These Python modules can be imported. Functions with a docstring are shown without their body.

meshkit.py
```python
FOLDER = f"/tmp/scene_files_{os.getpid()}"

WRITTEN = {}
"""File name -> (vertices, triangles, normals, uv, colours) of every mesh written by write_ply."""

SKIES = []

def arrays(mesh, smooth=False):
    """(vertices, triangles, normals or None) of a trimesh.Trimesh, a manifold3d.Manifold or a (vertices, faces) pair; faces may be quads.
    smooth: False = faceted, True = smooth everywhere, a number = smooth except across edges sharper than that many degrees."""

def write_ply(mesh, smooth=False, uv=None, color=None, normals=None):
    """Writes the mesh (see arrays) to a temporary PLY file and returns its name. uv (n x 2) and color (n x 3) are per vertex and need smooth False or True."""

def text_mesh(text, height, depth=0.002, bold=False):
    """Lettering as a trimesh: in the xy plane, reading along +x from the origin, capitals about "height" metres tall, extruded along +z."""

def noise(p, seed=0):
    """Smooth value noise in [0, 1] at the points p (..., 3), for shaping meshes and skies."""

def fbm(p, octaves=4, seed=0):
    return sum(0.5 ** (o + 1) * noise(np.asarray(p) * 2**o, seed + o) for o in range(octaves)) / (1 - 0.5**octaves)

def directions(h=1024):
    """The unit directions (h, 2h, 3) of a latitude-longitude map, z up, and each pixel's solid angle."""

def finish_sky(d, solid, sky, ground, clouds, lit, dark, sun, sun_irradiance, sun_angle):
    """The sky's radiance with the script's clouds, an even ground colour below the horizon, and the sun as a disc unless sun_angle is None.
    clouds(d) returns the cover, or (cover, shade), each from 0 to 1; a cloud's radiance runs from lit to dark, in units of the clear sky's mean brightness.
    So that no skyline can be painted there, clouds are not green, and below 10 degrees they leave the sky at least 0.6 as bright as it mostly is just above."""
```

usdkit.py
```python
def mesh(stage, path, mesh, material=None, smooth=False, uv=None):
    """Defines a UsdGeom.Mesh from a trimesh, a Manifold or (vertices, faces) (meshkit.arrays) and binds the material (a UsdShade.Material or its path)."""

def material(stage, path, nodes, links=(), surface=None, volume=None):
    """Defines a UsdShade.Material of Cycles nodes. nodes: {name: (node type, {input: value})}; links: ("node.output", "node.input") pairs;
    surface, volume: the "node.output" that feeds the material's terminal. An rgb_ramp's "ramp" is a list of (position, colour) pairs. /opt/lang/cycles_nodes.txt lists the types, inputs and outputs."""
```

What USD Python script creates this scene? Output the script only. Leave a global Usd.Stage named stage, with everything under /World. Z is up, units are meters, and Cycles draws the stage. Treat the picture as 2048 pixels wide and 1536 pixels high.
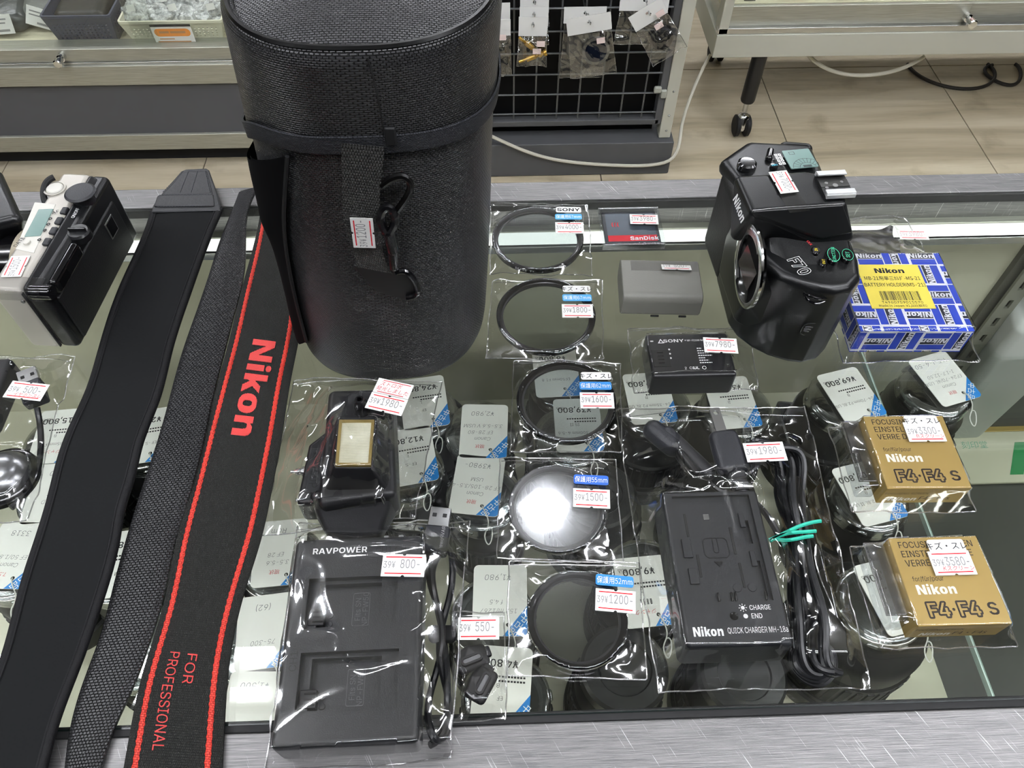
import glob, math, random
import numpy as np, trimesh, shapely, usdkit, meshkit
import manifold3d as m3
from shapely.geometry import Polygon, box as sbox, Point, LineString
from shapely import affinity, union_all
from pxr import Usd, UsdGeom, UsdLux, UsdShade, Gf, Sdf

stage = Usd.Stage.CreateInMemory()
UsdGeom.SetStageUpAxis(stage, 'Z'); UsdGeom.SetStageMetersPerUnit(stage, 1.0)
W = UsdGeom.Xform.Define(stage, '/World'); stage.SetDefaultPrim(W.GetPrim())
UsdGeom.Scope.Define(stage, '/World/Looks')
TOP = 0.9          # height of the counter's glass above the floor; all shapes below are written in millimetres from a point on that glass

# ---------------------------------------------------------------- camera
FPX, PITCH, ROLL, YAW, CAMZ = 1550.0, 0.93781, 0.004697, 0.035905, 419.4
_fw = np.array([math.sin(YAW)*math.cos(PITCH), math.cos(YAW)*math.cos(PITCH), -math.sin(PITCH)])
_r = np.array([math.cos(YAW), -math.sin(YAW), 0.0]); _u = np.cross(_r, _fw)
_r, _u = math.cos(ROLL)*_r+math.sin(ROLL)*_u, -math.sin(ROLL)*_r+math.cos(ROLL)*_u
cam = UsdGeom.Camera.Define(stage, '/World/camera')
cam.CreateHorizontalApertureAttr(36.0); cam.CreateVerticalApertureAttr(27.0)
cam.CreateFocalLengthAttr(36.0*FPX/2048); cam.CreateClippingRangeAttr(Gf.Vec2f(0.02, 100.0))
cam.CreateFStopAttr(0.0); cam.CreateFocusDistanceAttr(0.55)
cam.CreateExposureAttr(0.68)
m = np.eye(4); m[0, :3], m[1, :3], m[2, :3], m[3, :3] = _r, _u, -_fw, (0, 0, CAMZ/1000+TOP)
UsdGeom.Xformable(cam).AddTransformOp().Set(Gf.Matrix4d(m.tolist()))

# ---------------------------------------------------------------- lights: twin ceiling tubes and two bare bulbs (their fittings are built with the ceiling)
TUBE_POWER, BULB_POWER, CEIL = 34.0, 90.0, 1750.0
TUBES = [(-1350, 620, 1500), (1500, 250, 1500), (-1900, 2780, 1500), (500, 2780, 1500), (2300, 2780, 1000), (-1350, -700, 1500), (350, -330, 1500), (1900, -900, 1500), (2750, 1150, 900), (-2750, 1350, 900)]   # centre x, y, length in mm
BULBS = [(140, 1060)]

# ---------------------------------------------------------------- helpers
def at(px, py, z=0.0):
    """The point at height z that the photograph shows at the pixel (px, py)."""
    d = _fw+((px-1024)/FPX)*_r-((py-768)/FPX)*_u
    return np.array([0, 0, CAMZ])+d*((z-CAMZ)/d[2])
def aty(px, py, y):
    d = _fw+((px-1024)/FPX)*_r-((py-768)/FPX)*_u
    return np.array([0, 0, CAMZ])+d*(y/d[1])
def atx(px, py, x):
    d = _fw+((px-1024)/FPX)*_r-((py-768)/FPX)*_u
    return np.array([0, 0, CAMZ])+d*(x/d[0])
def lin(c):
    if isinstance(c, str): c = [int(c[i:i+2], 16) for i in (1, 3, 5)]
    c = np.asarray(c, float)/255
    return tuple(np.where(c <= .04045, c/12.92, ((c+.055)/1.055)**2.4))
used = {}
def numbered(path):
    n = used.get(path, -1)+1; used[path] = n
    return path if n == 0 else f'{path}_{n:03d}'
def tag(p, label=None, cat=None, group=None, kind=None):
    for k, v in (('label', label), ('category', cat), ('group', group), ('kind', kind)):
        if v: p.SetCustomDataByKey(k, v)
    return p
class Thing:
    """A top-level Xform at the thing's base; parts are given in mm, local unless world=True."""
    def __init__(s, name, label, cat, loc=(0, 0, 0), rz=0.0, group=None, kind=None):
        s.path = numbered('/World/'+name); s.loc = np.asarray(loc, float); s.rz = rz
        x = UsdGeom.Xform.Define(stage, s.path); x.AddTranslateOp().Set(Gf.Vec3d(*(float(v) for v in (s.loc/1000+[0, 0, TOP])))); x.AddRotateZOp().Set(math.degrees(rz))
        s.prim = tag(x.GetPrim(), label, cat, group, kind)
    def add(s, name, mesh, mat, parent=None, smooth=30, uv=None, world=False, label=None, kind=None):
        path = numbered((parent or s.path)+'/'+name)
        v, f = arr(mesh)
        if world:
            c, q = math.cos(-s.rz), math.sin(-s.rz); v = v-s.loc
            v = np.stack([c*v[:, 0]-q*v[:, 1], q*v[:, 0]+c*v[:, 1], v[:, 2]], 1)
        p = usdkit.mesh(stage, path, (v/1000, f), mat, smooth=True if uv is not None else smooth, uv=uv)
        tag(p.GetPrim(), label, kind=kind)
        return path
    def copy(s, label, loc, rz=0.0, group=None, name=None):
        base = s.path.split('/')[-1]; base = name or (base[:-4] if base[-4:-3] == '_' and base[-3:].isdigit() else base)
        t = Thing(base, label, s.prim.GetCustomDataByKey('category'), loc, rz, group or s.prim.GetCustomDataByKey('group'))
        t.prim.GetReferences().AddInternalReference(s.path); t.prim.SetInstanceable(True)
        return t
def struct(name, label, kind='structure', cat=None):
    return Thing(name, label, cat, kind=kind)
def arr(m):
    if hasattr(m, 'to_mesh'):
        q = m.to_mesh(); return np.array(q.vert_properties[:, :3], float), np.array(q.tri_verts)
    if isinstance(m, (list,)): m = trimesh.util.concatenate([x if isinstance(x, trimesh.Trimesh) else trimesh.Trimesh(*arr(x), process=False) for x in m])
    if isinstance(m, tuple):
        v, f = np.asarray(m[0], float), np.asarray(m[1], int)
        return v, (np.vstack([f[:, [0, 1, 2]], f[:, [0, 2, 3]]]) if f.shape[1] == 4 else f)
    return np.array(m.vertices), np.array(m.faces)
def tm(m): return trimesh.Trimesh(*arr(m), process=False)
def bx(x0, x1, y0, y1, z0, z1):
    m = trimesh.creation.box([x1-x0, y1-y0, z1-z0]); m.apply_translation([(x0+x1)/2, (y0+y1)/2, (z0+z1)/2]); return m
def rb(x0, x1, y0, y1, z0, z1, r=1.0, seg=12):
    """A box with rounded edges."""
    r = min(r, (x1-x0)/2-1e-3, (y1-y0)/2-1e-3, (z1-z0)/2-1e-3); s = m3.Manifold.sphere(r, seg)
    return m3.Manifold.batch_hull([s.translate([x, y, z]) for x in (x0+r, x1-r) for y in (y0+r, y1-r) for z in (z0+r, z1-r)])
def hull(pts, r=None, seg=14):
    """The hull of spheres at (x, y, z[, r])."""
    return m3.Manifold.batch_hull([m3.Manifold.sphere(q[3] if len(q) > 3 else r, seg).translate([float(v) for v in q[:3]]) for q in pts])
def rrect(w, d, r, cx=0, cy=0): return sbox(cx-w/2+r, cy-d/2+r, cx+w/2-r, cy+d/2-r).buffer(r, quad_segs=5)
def polys(g): return [q for q in getattr(g, 'geoms', [g]) if isinstance(q, Polygon) and q.area > 1e-6]
def ext(g, z0, z1):
    out = []
    for q in polys(g):
        m = trimesh.creation.extrude_polygon(q, z1-z0, engine='earcut'); m.apply_translation([0, 0, z0]); out.append(m)
    return trimesh.util.concatenate(out)
def cham(g, z0, z1, c):
    """A convex outline extruded with its upper and lower edges chamfered."""
    pts = []
    a = np.array(g.exterior.coords)[:-1]; b = np.array(g.buffer(-c, join_style=1).exterior.coords)[:-1]
    for q, z in ((b, z0), (a, z0+c), (a, z1-c), (b, z1)): pts.append(np.column_stack([q, np.full(len(q), z)]))
    return m3.Manifold.hull_points(np.vstack(pts))
def flat(g, z=0.0):
    V, F, n = [], [], 0
    for q in polys(g):
        v, f = trimesh.creation.triangulate_polygon(q, engine='earcut')
        V.append(np.column_stack([v, np.full(len(v), z)])); F.append(np.asarray(f)+n); n += len(v)
    V, F = np.vstack(V), np.vstack(F)
    up = np.cross(V[F[:, 1]]-V[F[:, 0]], V[F[:, 2]]-V[F[:, 0]])[:, 2] < 0
    F[up] = F[up][:, ::-1]
    return trimesh.Trimesh(V, F, process=False)
def lathe(prof, n=48, z=0, x=0, y=0):
    m = trimesh.creation.revolve(np.asarray(prof, float), sections=n); m.apply_translation([x, y, z]); return m
def tube(pts, r, sides=8, n=None, caps=True):
    p = np.asarray(pts, float)
    if n: p = spline(p, n)
    t = np.gradient(p, axis=0); t /= np.linalg.norm(t, axis=1, keepdims=True)+1e-12
    a = np.cross(t[0], [0, 0, 1.0] if abs(t[0][2]) < .9 else [1.0, 0, 0]); A = []
    for q in t:
        a = a-q*(a@q); a /= np.linalg.norm(a)+1e-12; A.append(a)
    A = np.array(A); B = np.cross(t, A); g = np.arange(sides)*2*np.pi/sides
    rr = np.broadcast_to(r, (len(p),))[:, None, None]
    v = p[:, None]+rr*(np.cos(g)[None, :, None]*A[:, None]+np.sin(g)[None, :, None]*B[:, None])
    i, j = np.meshgrid(np.arange(len(p)-1), np.arange(sides), indexing='ij')
    f = np.stack([i*sides+j, i*sides+(j+1) % sides, (i+1)*sides+(j+1) % sides, (i+1)*sides+j], -1).reshape(-1, 4)
    f = np.vstack([f[:, [0, 1, 2]], f[:, [0, 2, 3]]]); v = v.reshape(-1, 3)
    if caps:
        k = len(v); v = np.vstack([v, p[0], p[-1]]); e = (len(p)-1)*sides; s = np.arange(sides)
        f = np.vstack([f, np.stack([np.full(sides, k), (s+1) % sides, s], 1), np.stack([np.full(sides, k+1), e+s, e+(s+1) % sides], 1)])
    return trimesh.Trimesh(v, f, process=False)
def spline(p, n):
    from scipy.interpolate import CubicSpline
    p = np.asarray(p, float); s = np.r_[0, np.cumsum(np.linalg.norm(np.diff(p, axis=0), axis=1)+1e-9)]
    return CubicSpline(s, p)(np.linspace(0, s[-1], n))
def place(mesh, o, xd, yd):
    """Maps a mesh's local x, y, z onto xd, yd and their normal, its origin onto o."""
    v, f = arr(mesh); xd, yd = np.asarray(xd, float), np.asarray(yd, float); xd = xd/np.linalg.norm(xd); yd = yd-xd*(yd@xd); yd /= np.linalg.norm(yd)
    return trimesh.Trimesh(np.asarray(o)+v[:, :1]*xd+v[:, 1:2]*yd+v[:, 2:]*np.cross(xd, yd), f, process=False)
def grid(P, close=False):
    """Triangles of an (a, b, 3) array of points."""
    a, b = P.shape[:2]; i, j = np.meshgrid(np.arange(a-1), np.arange(b if close else b-1), indexing='ij')
    q = np.stack([i*b+j, (i+1)*b+j, (i+1)*b+(j+1) % b, i*b+(j+1) % b], -1).reshape(-1, 4)
    return P.reshape(-1, 3), np.vstack([q[:, [0, 1, 2]], q[:, [0, 2, 3]]])

# lettering as flat shapes
_fonts, _glyphs = {}, {}
def font(kind, weight):
    from PIL import ImageFont
    if (kind, weight) not in _fonts:
        name = {'sans': 'Inter', 'cjk': 'Noto Sans CJK Regular', 'mono': 'DejaVuSansMono'}[kind]
        try: f = ImageFont.truetype(glob.glob(f'/opt/blender-*/*/datafiles/fonts/{name}.woff2')[0], 72)
        except Exception: f = ImageFont.truetype(glob.glob('/opt/blender-*/*/datafiles/fonts/Inter.woff2')[0], 72)
        if kind == 'sans':
            try: f.set_variation_by_axes([14, weight])
            except Exception: pass
        _fonts[kind, weight] = f
    return _fonts[kind, weight]
def glyph(s, h, kind='sans', weight=400, sx=1.0, slant=0.0, anchor='c', outline=0, stroke=0, simp=.55, fit=None):
    """Lettering s with capitals h mm tall as a shapely shape; anchor c (centre) or l (left end of the baseline)."""
    key = (s, kind, weight, outline, stroke)
    if key not in _glyphs:
        from PIL import Image, ImageDraw
        f = font(kind, weight); x0, y0, x1, y1 = f.getbbox(s, anchor='ls', stroke_width=stroke)
        im = Image.new('L', (x1-x0+8, y1-y0+8)); ImageDraw.Draw(im).text((4-x0, 4-y0), s, 255, f, anchor='ls', stroke_width=stroke)
        on = np.pad(np.asarray(im) > 127, ((0, 0), (1, 1))).astype(np.int8)
        rows, st = np.nonzero(np.diff(on, axis=1) == 1); en = np.nonzero(np.diff(on, axis=1) == -1)[1]
        g = union_all(shapely.box(st, -rows-1, en, -rows)).buffer(.6).buffer(-.6).simplify(simp)
        g = affinity.translate(g, x0-4, 4-y0)
        if outline: g = g.buffer(outline).difference(g)
        _glyphs[key] = g
    g = _glyphs[key]; k = h/(52.5 if kind != 'cjk' else 53)
    g = affinity.affine_transform(g, [k*sx, k*slant, 0, k, 0, 0])
    if fit: g = affinity.scale(g, fit/(g.bounds[2]-g.bounds[0]), 1, origin=(0, 0))
    if anchor == 'c':
        b = g.bounds; g = affinity.translate(g, -(b[0]+b[2])/2, -(b[1]+b[3])/2)
    return g
def text(s, h, o, xd, yd, lift=.06, **kw): return place(flat(glyph(s, h, **kw), lift), o, xd, yd)
def rot(g, deg, x=0, y=0): return affinity.translate(affinity.rotate(g, deg, origin=(0, 0)), x, y)
def sh(g, x, y): return affinity.translate(g, x, y)

# ---------------------------------------------------------------- materials
_mats = {}
def mat(name, nodes, links, surface='p.BSDF', volume=None):
    _mats[name] = usdkit.material(stage, '/World/Looks/'+name, nodes, links, surface=surface, volume=volume); return _mats[name]
def M(name, color, rough=.5, metal=0., spec=.5, noise=None, bump=None, coat=0., sheen=0., stretch=None, **kw):
    """A principled material; noise (scale, second colour, contrast), bump (scale, strength), stretch = scale of the coordinates along x, y, z."""
    if name in _mats: return _mats[name]
    n = {'p': ('principled_bsdf', {'base_color': lin(color), 'roughness': rough, 'metallic': metal, 'specular_ior_level': spec, 'coat_weight': coat, 'sheen_weight': sheen, **kw})}; l = []
    if noise or bump:
        n['c'] = ('texture_coordinate', {}); n['mp'] = ('mapping', {'scale': stretch or (1, 1, 1)}); l.append(('c.object', 'mp.vector'))
    if noise:
        n['n'] = ('noise_texture', {'scale': noise[0], 'detail': 4.0, 'roughness': .6}); k = noise[2] if len(noise) > 2 else .25
        n['r'] = ('rgb_ramp', {'ramp': [(.5-k, lin(color)), (.5+k, lin(noise[1]))]})
        l += [('mp.vector', 'n.vector'), ('n.fac', 'r.fac'), ('r.color', 'p.base_color')]
    if bump:
        n['bn'] = ('noise_texture', {'scale': bump[0], 'detail': 3.0}); n['b'] = ('bump', {'strength': bump[1], 'distance': bump[2] if len(bump) > 2 else .0005})
        l += [('mp.vector', 'bn.vector'), ('bn.fac', 'b.height'), ('b.normal', 'p.normal')]
    return mat(name, n, l)
def pane(name, f0, rough, tint=(255, 255, 255), bump=None, gloss=(1, 1, 1)):
    """A clear sheet: transparent, with a mirror layer that grows towards grazing angles."""
    n = {'t': ('transparent_bsdf', {'color': lin(tint)}), 'g': ('glossy_bsdf', {'color': gloss, 'roughness': rough}), 'w': ('layer_weight', {'blend': .5}),
         'k': ('math', {'math_type': 'power', 'value2': 5.0}), 'a': ('math', {'math_type': 'multiply_add', 'value2': 1-f0, 'value3': f0}), 'm': ('mix_closure', {})}
    l = [('w.facing', 'k.value1'), ('k.value', 'a.value1'), ('a.value', 'm.fac'), ('t.BSDF', 'm.closure1'), ('g.BSDF', 'm.closure2')]
    if bump:
        n['c'] = ('texture_coordinate', {}); n['bn'] = ('noise_texture', {'scale': bump[0], 'detail': 2.0, 'distortion': 1.0}); n['b'] = ('bump', {'strength': bump[1], 'distance': .001})
        l += [('c.object', 'bn.vector'), ('bn.fac', 'b.height'), ('b.normal', 'g.normal')]
    return mat(name, n, l, surface='m.closure')
def weave(name, dark, light, gap, u, v, rough=.5, bumpk=.6, mortar=.16, sheen=.0, offset=.5):
    """Woven threads u by v mm on the st coordinates (in mm)."""
    return mat(name, {'a': ('attribute', {'attribute': 'st'}), 'k': ('brick_texture', {'color1': tuple(np.array(lin(dark))*.45+np.array(lin(light))*.55), 'color2': lin(light), 'mortar': lin(gap), 'scale': 1.0, 'mortar_size': mortar, 'mortar_smooth': 1.0, 'brick_width': u, 'row_height': v, 'offset': offset}),
        'b': ('bump', {'strength': bumpk, 'distance': .0006, 'invert': True}), 'p': ('principled_bsdf', {'roughness': rough, 'sheen_weight': sheen})},
        [('a.vector', 'k.vector'), ('k.color', 'p.base_color'), ('k.fac', 'b.height'), ('b.normal', 'p.normal')])
def emit(name, color, strength):
    return mat(name, {'e': ('emission', {'color': lin(color), 'strength': strength})}, [], surface='e.emission')

WHITE = M('white_paper', '#e9e8e4', .6); RED = M('red_print', '#d8232f', .6); GREY = M('grey_print', '#8b8b8b', .7); BLACK_PRINT = M('black_print', '#1c1c1e', .6)
BLUE = M('blue_print', '#1f7fcf', .5); WHITE_PRINT = M('white_print', '#f0f0ee', .55); REDPEN = M('red_pen', '#c9545a', .7); PENCIL = M('grey_pen', '#77797c', .7)
BLACK = M('black_plastic', '#151517', .38, bump=(900, .12)); GLOSS = M('glossy_black_plastic', '#0c0c0e', .16, coat=.4); SATIN = M('satin_black_plastic', '#212226', .42, bump=(1500, .2))
RUBBER = M('black_rubber', '#101011', .7); STEEL = M('bright_steel', '#c9cac9', .25, 1.0); CHROME = M('chrome', '#dfe0e0', .12, 1.0)
CREAM = M('cream_paint', '#b9b9ac', .5); DGREY = M('dark_grey_paint', '#57585a', .6, noise=(6, '#4b4c4e'))
FILM = pane('clear_film', .15, .07, (250, 250, 250), (18, .10)); FILM2 = pane('stiff_clear_film', .13, .06, (250, 250, 250), (40, .12)); CLEAR = pane('clear_plastic', .06, .05, (240, 242, 244))
SEAM = pane('film_seam', .35, .18, (235, 235, 235)); GLASS = pane('counter_glass', .045, .012, (251, 253, 251)); GLASS_EDGE = M('glass_edge', '#131b1a', .2); LENSGLASS = pane('lens_glass', .045, .01, (240, 244, 246))
# ================================================================ the room
def floor():
    t = struct('floor', 'beige travertine tile floor with thin dark joints')
    stone = mat('travertine', {'c': ('geometry', {}), 'mp': ('mapping', {'scale': (.9, 9., 1.)}), 'n': ('noise_texture', {'scale': 1.6, 'detail': 7.0, 'roughness': .62, 'distortion': .4}), 'n2': ('noise_texture', {'scale': 9., 'detail': 5.0}),
        'o': ('object_info', {}), 'r': ('rgb_ramp', {'ramp': [(.28, lin('#978c76')), (.45, lin('#b5a98f')), (.55, lin('#c2b79e')), (.72, lin('#d0c6b0'))]}), 'r2': ('rgb_ramp', {'ramp': [(.25, (.62, .6, .56)), (.42, (1, 1, 1)), (1, (1, 1, 1))]}),
        'mx': ('mix', {'mix_type': 'multiply', 'fac': .8}), 'p': ('principled_bsdf', {'roughness': .38})},
        [('c.position', 'mp.vector'), ('mp.vector', 'n.vector'), ('c.position', 'n2.vector'), ('n.fac', 'r.fac'), ('n2.fac', 'r2.fac'), ('r.color', 'mx.color1'), ('r2.color', 'mx.color2'), ('mx.color', 'p.base_color')])
    t.add('joint_bed', bx(-3300, 3300, -2200, 4300, -930, -902.5), M('tile_joint', '#4e483e', .9))
    P, x0, y0 = 525.0, 290.0-525*6, 1600.0-525*5
    near = trimesh.Trimesh(*arr(rb(1.2, P-1.2, 1.2, P-1.2, -14, 0, 1.5, 8)), process=False); rest = []
    for i in range(11):
        for j in range(9):
            q = near.copy(); q.apply_translation([x0+i*P, y0+j*P, -900])
            if j < 5 and j > 5 or j >= 4 and j <= 7 and 2 <= i <= 10: t.add('tile', q, stone)
            else: rest.append(q)
    t.add('tile_field', rest, stone, kind='stuff')
floor()
def room():
    wl = M('wall_paint', '#a3a29d', .7)
    for n, b, l in (('wall_back', (-3300, 3300, 4200, 4260, -900, CEIL), 'plain off-white back wall of the shop'),):
        struct(n, l).add('wall_surface', bx(*b), wl)
    struct('ceiling', 'white ceiling with fluorescent fittings').add('ceiling_board', bx(-3300, 3300, -2260, 4260, CEIL, CEIL+60), M('ceiling_paint', '#8d8d8a', .8))
    lamp = emit('tube_light', '#f6f8ff', TUBE_POWER); first = None
    for i, (x, y, L) in enumerate(TUBES):
        t = Thing('ceiling_light', 'twin-tube fluorescent ceiling light '+('over the left half of the counter', 'over the right front corner of the counter', 'over the aisle behind the left showcase', 'over the aisle behind the rack', 'over the aisle behind the right showcase', 'behind the photographer at the left', 'just behind the photographer', 'behind the photographer at the right', 'far right by the wall', 'far left by the wall')[i], 'lamp', (x, y, CEIL-60), group='ceiling lights')
        t.add('housing', rb(-L/2, L/2, -70, 70, 25, 60, 6), M('lamp_housing', '#e8e8e4', .5))
        for s in (-1, 1):
            t.add('tube', [lathe([(0, -L/2+15), (15, -L/2+15), (15, L/2-15), (0, L/2-15)], 10).apply_transform(trimesh.transformations.rotation_matrix(math.pi/2, [0, 1, 0])).apply_translation([0, s*52, 0])], lamp)
    bl = emit('bulb_light', '#f3f6ff', BULB_POWER)
    for i, (x, y) in enumerate(BULBS):
        t = Thing('ceiling_bulb', 'bare round bulb over the rear of the counter', 'lamp', (x, y, CEIL-70))
        t.add('socket', lathe([(0, 70), (24, 70), (24, 30), (18, 25), (0, 25)], 20), WHITE); t.add('bulb', lathe([(0, -35), (15, -32), (28, -22), (33, -5), (28, 12), (16, 26), (0, 28)], 20), bl)
room()
# ---------------------------------------------------------------- left showcase: glass doors over a grey kick panel
ALU = mat('anodised_aluminium', {'c': ('texture_coordinate', {}), 'mp': ('mapping', {'scale': (2, 60, 60)}), 'n': ('noise_texture', {'scale': 9., 'detail': 5.0}), 'r': ('rgb_ramp', {'ramp': [(.3, lin('#9c9c90')), (.7, lin('#b4b4a8'))]}), 'b': ('bump', {'strength': .15, 'distance': .0003}),
      'p': ('principled_bsdf', {'metallic': .55, 'roughness': .36})}, [('c.object', 'mp.vector'), ('mp.vector', 'n.vector'), ('n.fac', 'r.fac'), ('r.color', 'p.base_color'), ('n.fac', 'b.height'), ('b.normal', 'p.normal')])
BRUSHED = mat('brushed_aluminium', {'c': ('texture_coordinate', {}), 'mp': ('mapping', {'scale': (3, 130, 130)}), 'n': ('noise_texture', {'scale': 14., 'detail': 6.0, 'roughness': .7}), 'mp2': ('mapping', {'mapping_type': 'texture', 'scale': (.0009, .03, .03), 'rotation': (0, 0, .5)}), 'v': ('noise_texture', {'scale': 1., 'detail': 2.0}),
      'r': ('rgb_ramp', {'ramp': [(.3, lin('#5d5d5e')), (.7, lin('#969493'))]}), 'r2': ('rgb_ramp', {'ramp': [(.66, (0, 0, 0)), (.76, (.45, .45, .45))]}), 'mx': ('mix', {'mix_type': 'add', 'fac': 1.0}), 'b': ('bump', {'strength': .3, 'distance': .0004}), 'p': ('principled_bsdf', {'metallic': .85, 'roughness': .4})},
      [('c.object', 'mp.vector'), ('mp.vector', 'n.vector'), ('c.object', 'mp2.vector'), ('mp2.vector', 'v.vector'), ('v.fac', 'r2.fac'), ('n.fac', 'r.fac'), ('r.color', 'mx.color1'), ('r2.color', 'mx.color2'), ('mx.color', 'p.base_color'), ('n.fac', 'b.height'), ('b.normal', 'p.normal')])
DARK = M('dark_void_paint', '#16171a', .8)
def left_case():
    y = 1705.0
    t = Thing('showcase', 'long glass-fronted showcase with a grey kick panel holding plastic baskets', 'showcase', (-900, y, -900))
    A = lambda n, m, mt, **k: t.add(n, m, mt, world=True, **k)
    L, R, B = -2600, -345, y+480
    A('plinth', bx(L, R-10, y+40, B, -900, -842), DARK)
    A('lower_rail', rb(L, R, y-4, y+30, -840, -795, 2, 8), ALU)
    A('kick_panel', bx(L, R, y+4, y+22, -795, -654), M('charcoal_panel', '#56575b', .55, noise=(3, '#4f5054')))
    A('upper_rail', [rb(L, R, y-6, y+26, -654, -604, 2, 8), rb(L, R, y+6, y+50, -606, -568, 2, 8)], ALU)
    A('door_track', [rb(L, R, y+1, y+4, -606, -599, 1, 6), rb(L, R, y+8, y+10, -600, -594, .9, 6)], STEEL)
    A('shelf_board', bx(L, R, y+32, B, -600, -580), M('pale_shelf', '#d8d3b8', .5, noise=(3, '#cfc9ac')))
    A('back_board', bx(L, R, B, B+20, -900, 260), M('pale_back', '#d2ceb9', .7))
    for x0, x1, yy in ((-1700, -755, y+14), (-815, -360, y+26)):
        A('glass_door', bx(x0, x1, yy, yy+5, -588, 200), GLASS)
    A('door_lock', [lathe([(0, 0), (9, 0), (9, 14), (7, 15), (7, 24), (10, 26), (10, 36), (8, 38), (0, 38)], 20).apply_transform(trimesh.transformations.rotation_matrix(math.pi/2, [1, 0, 0])).apply_translation([aty(125, 118, y)[0], y+6, -583])], CHROME)
    return t
left_case()
def basket(name, label, x0, x1, y0, y1, z0, h, m, group=None, tilt=8):
    """An open plastic basket with flared sides, a rim and rows of square holes."""
    t = Thing(name, label, 'basket', ((x0+x1)/2, (y0+y1)/2, z0), group=group); w, d = x1-x0, y1-y0; k = .88
    def side(wid):
        g = Polygon([(-wid*k/2, 0), (wid*k/2, 0), (wid/2, h), (-wid/2, h)])
        n = int(wid/11); holes = [sbox(-2, -2, 2, 2)]
        hs = [affinity.translate(holes[0], (i-(n-1)/2)*10.2*(.92+.06*j/5), 11+j*7.2) for i in range(n) for j in range(max(2, int((h-18)/7.2)))]
        return ext(g.difference(union_all(hs)), -1.2, 1.2)
    for s, wid, nx, off in ((1, w, (1, 0, 0), (0, -d/2, 0)), (-1, w, (-1, 0, 0), (0, d/2, 0)), (1, d, (0, 1, 0), (w/2, 0, 0)), (1, d, (0, -1, 0), (-w/2, 0, 0))):
        xd = np.array(nx, float); inward = np.array([-off[0], -off[1], 0])/np.linalg.norm(off); sp = (w if off[0] else d)*(1-k)/2
        t.add('side_wall', place(side(wid), np.array(off)*1.0+inward*sp, xd, np.array([0, 0, h])-inward*sp), m)
    t.add('bottom', bx(-w*k/2, w*k/2, -d*k/2, d*k/2, 0, 2.4), m)
    ring = rrect(w+6, d+6, 8).difference(rrect(w-3, d-3, 5))
    t.add('rim', ext(ring, h-2, h+4), m)
    return t
BK = {'navy': M('navy_plastic', '#3f4459', .5), 'ivory': M('ivory_plastic', '#dfdcc8', .45)}
bY0, bZ = 1752.0, -580.0
def crumple(rng, c, r, n=3, sq=.55):
    """A crumpled bag of clear film."""
    s = trimesh.creation.icosphere(n); v = s.vertices*(1+.55*(meshkit.noise(s.vertices*2.3+rng.uniform(0, 50, 3))-.5)[:, None]+.35*(np.abs(meshkit.noise(s.vertices*5+rng.uniform(0, 50, 3))-.5))[:, None])
    s.vertices = v*np.array([r, r*.9, r*sq])*1.0+c; return s
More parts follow.
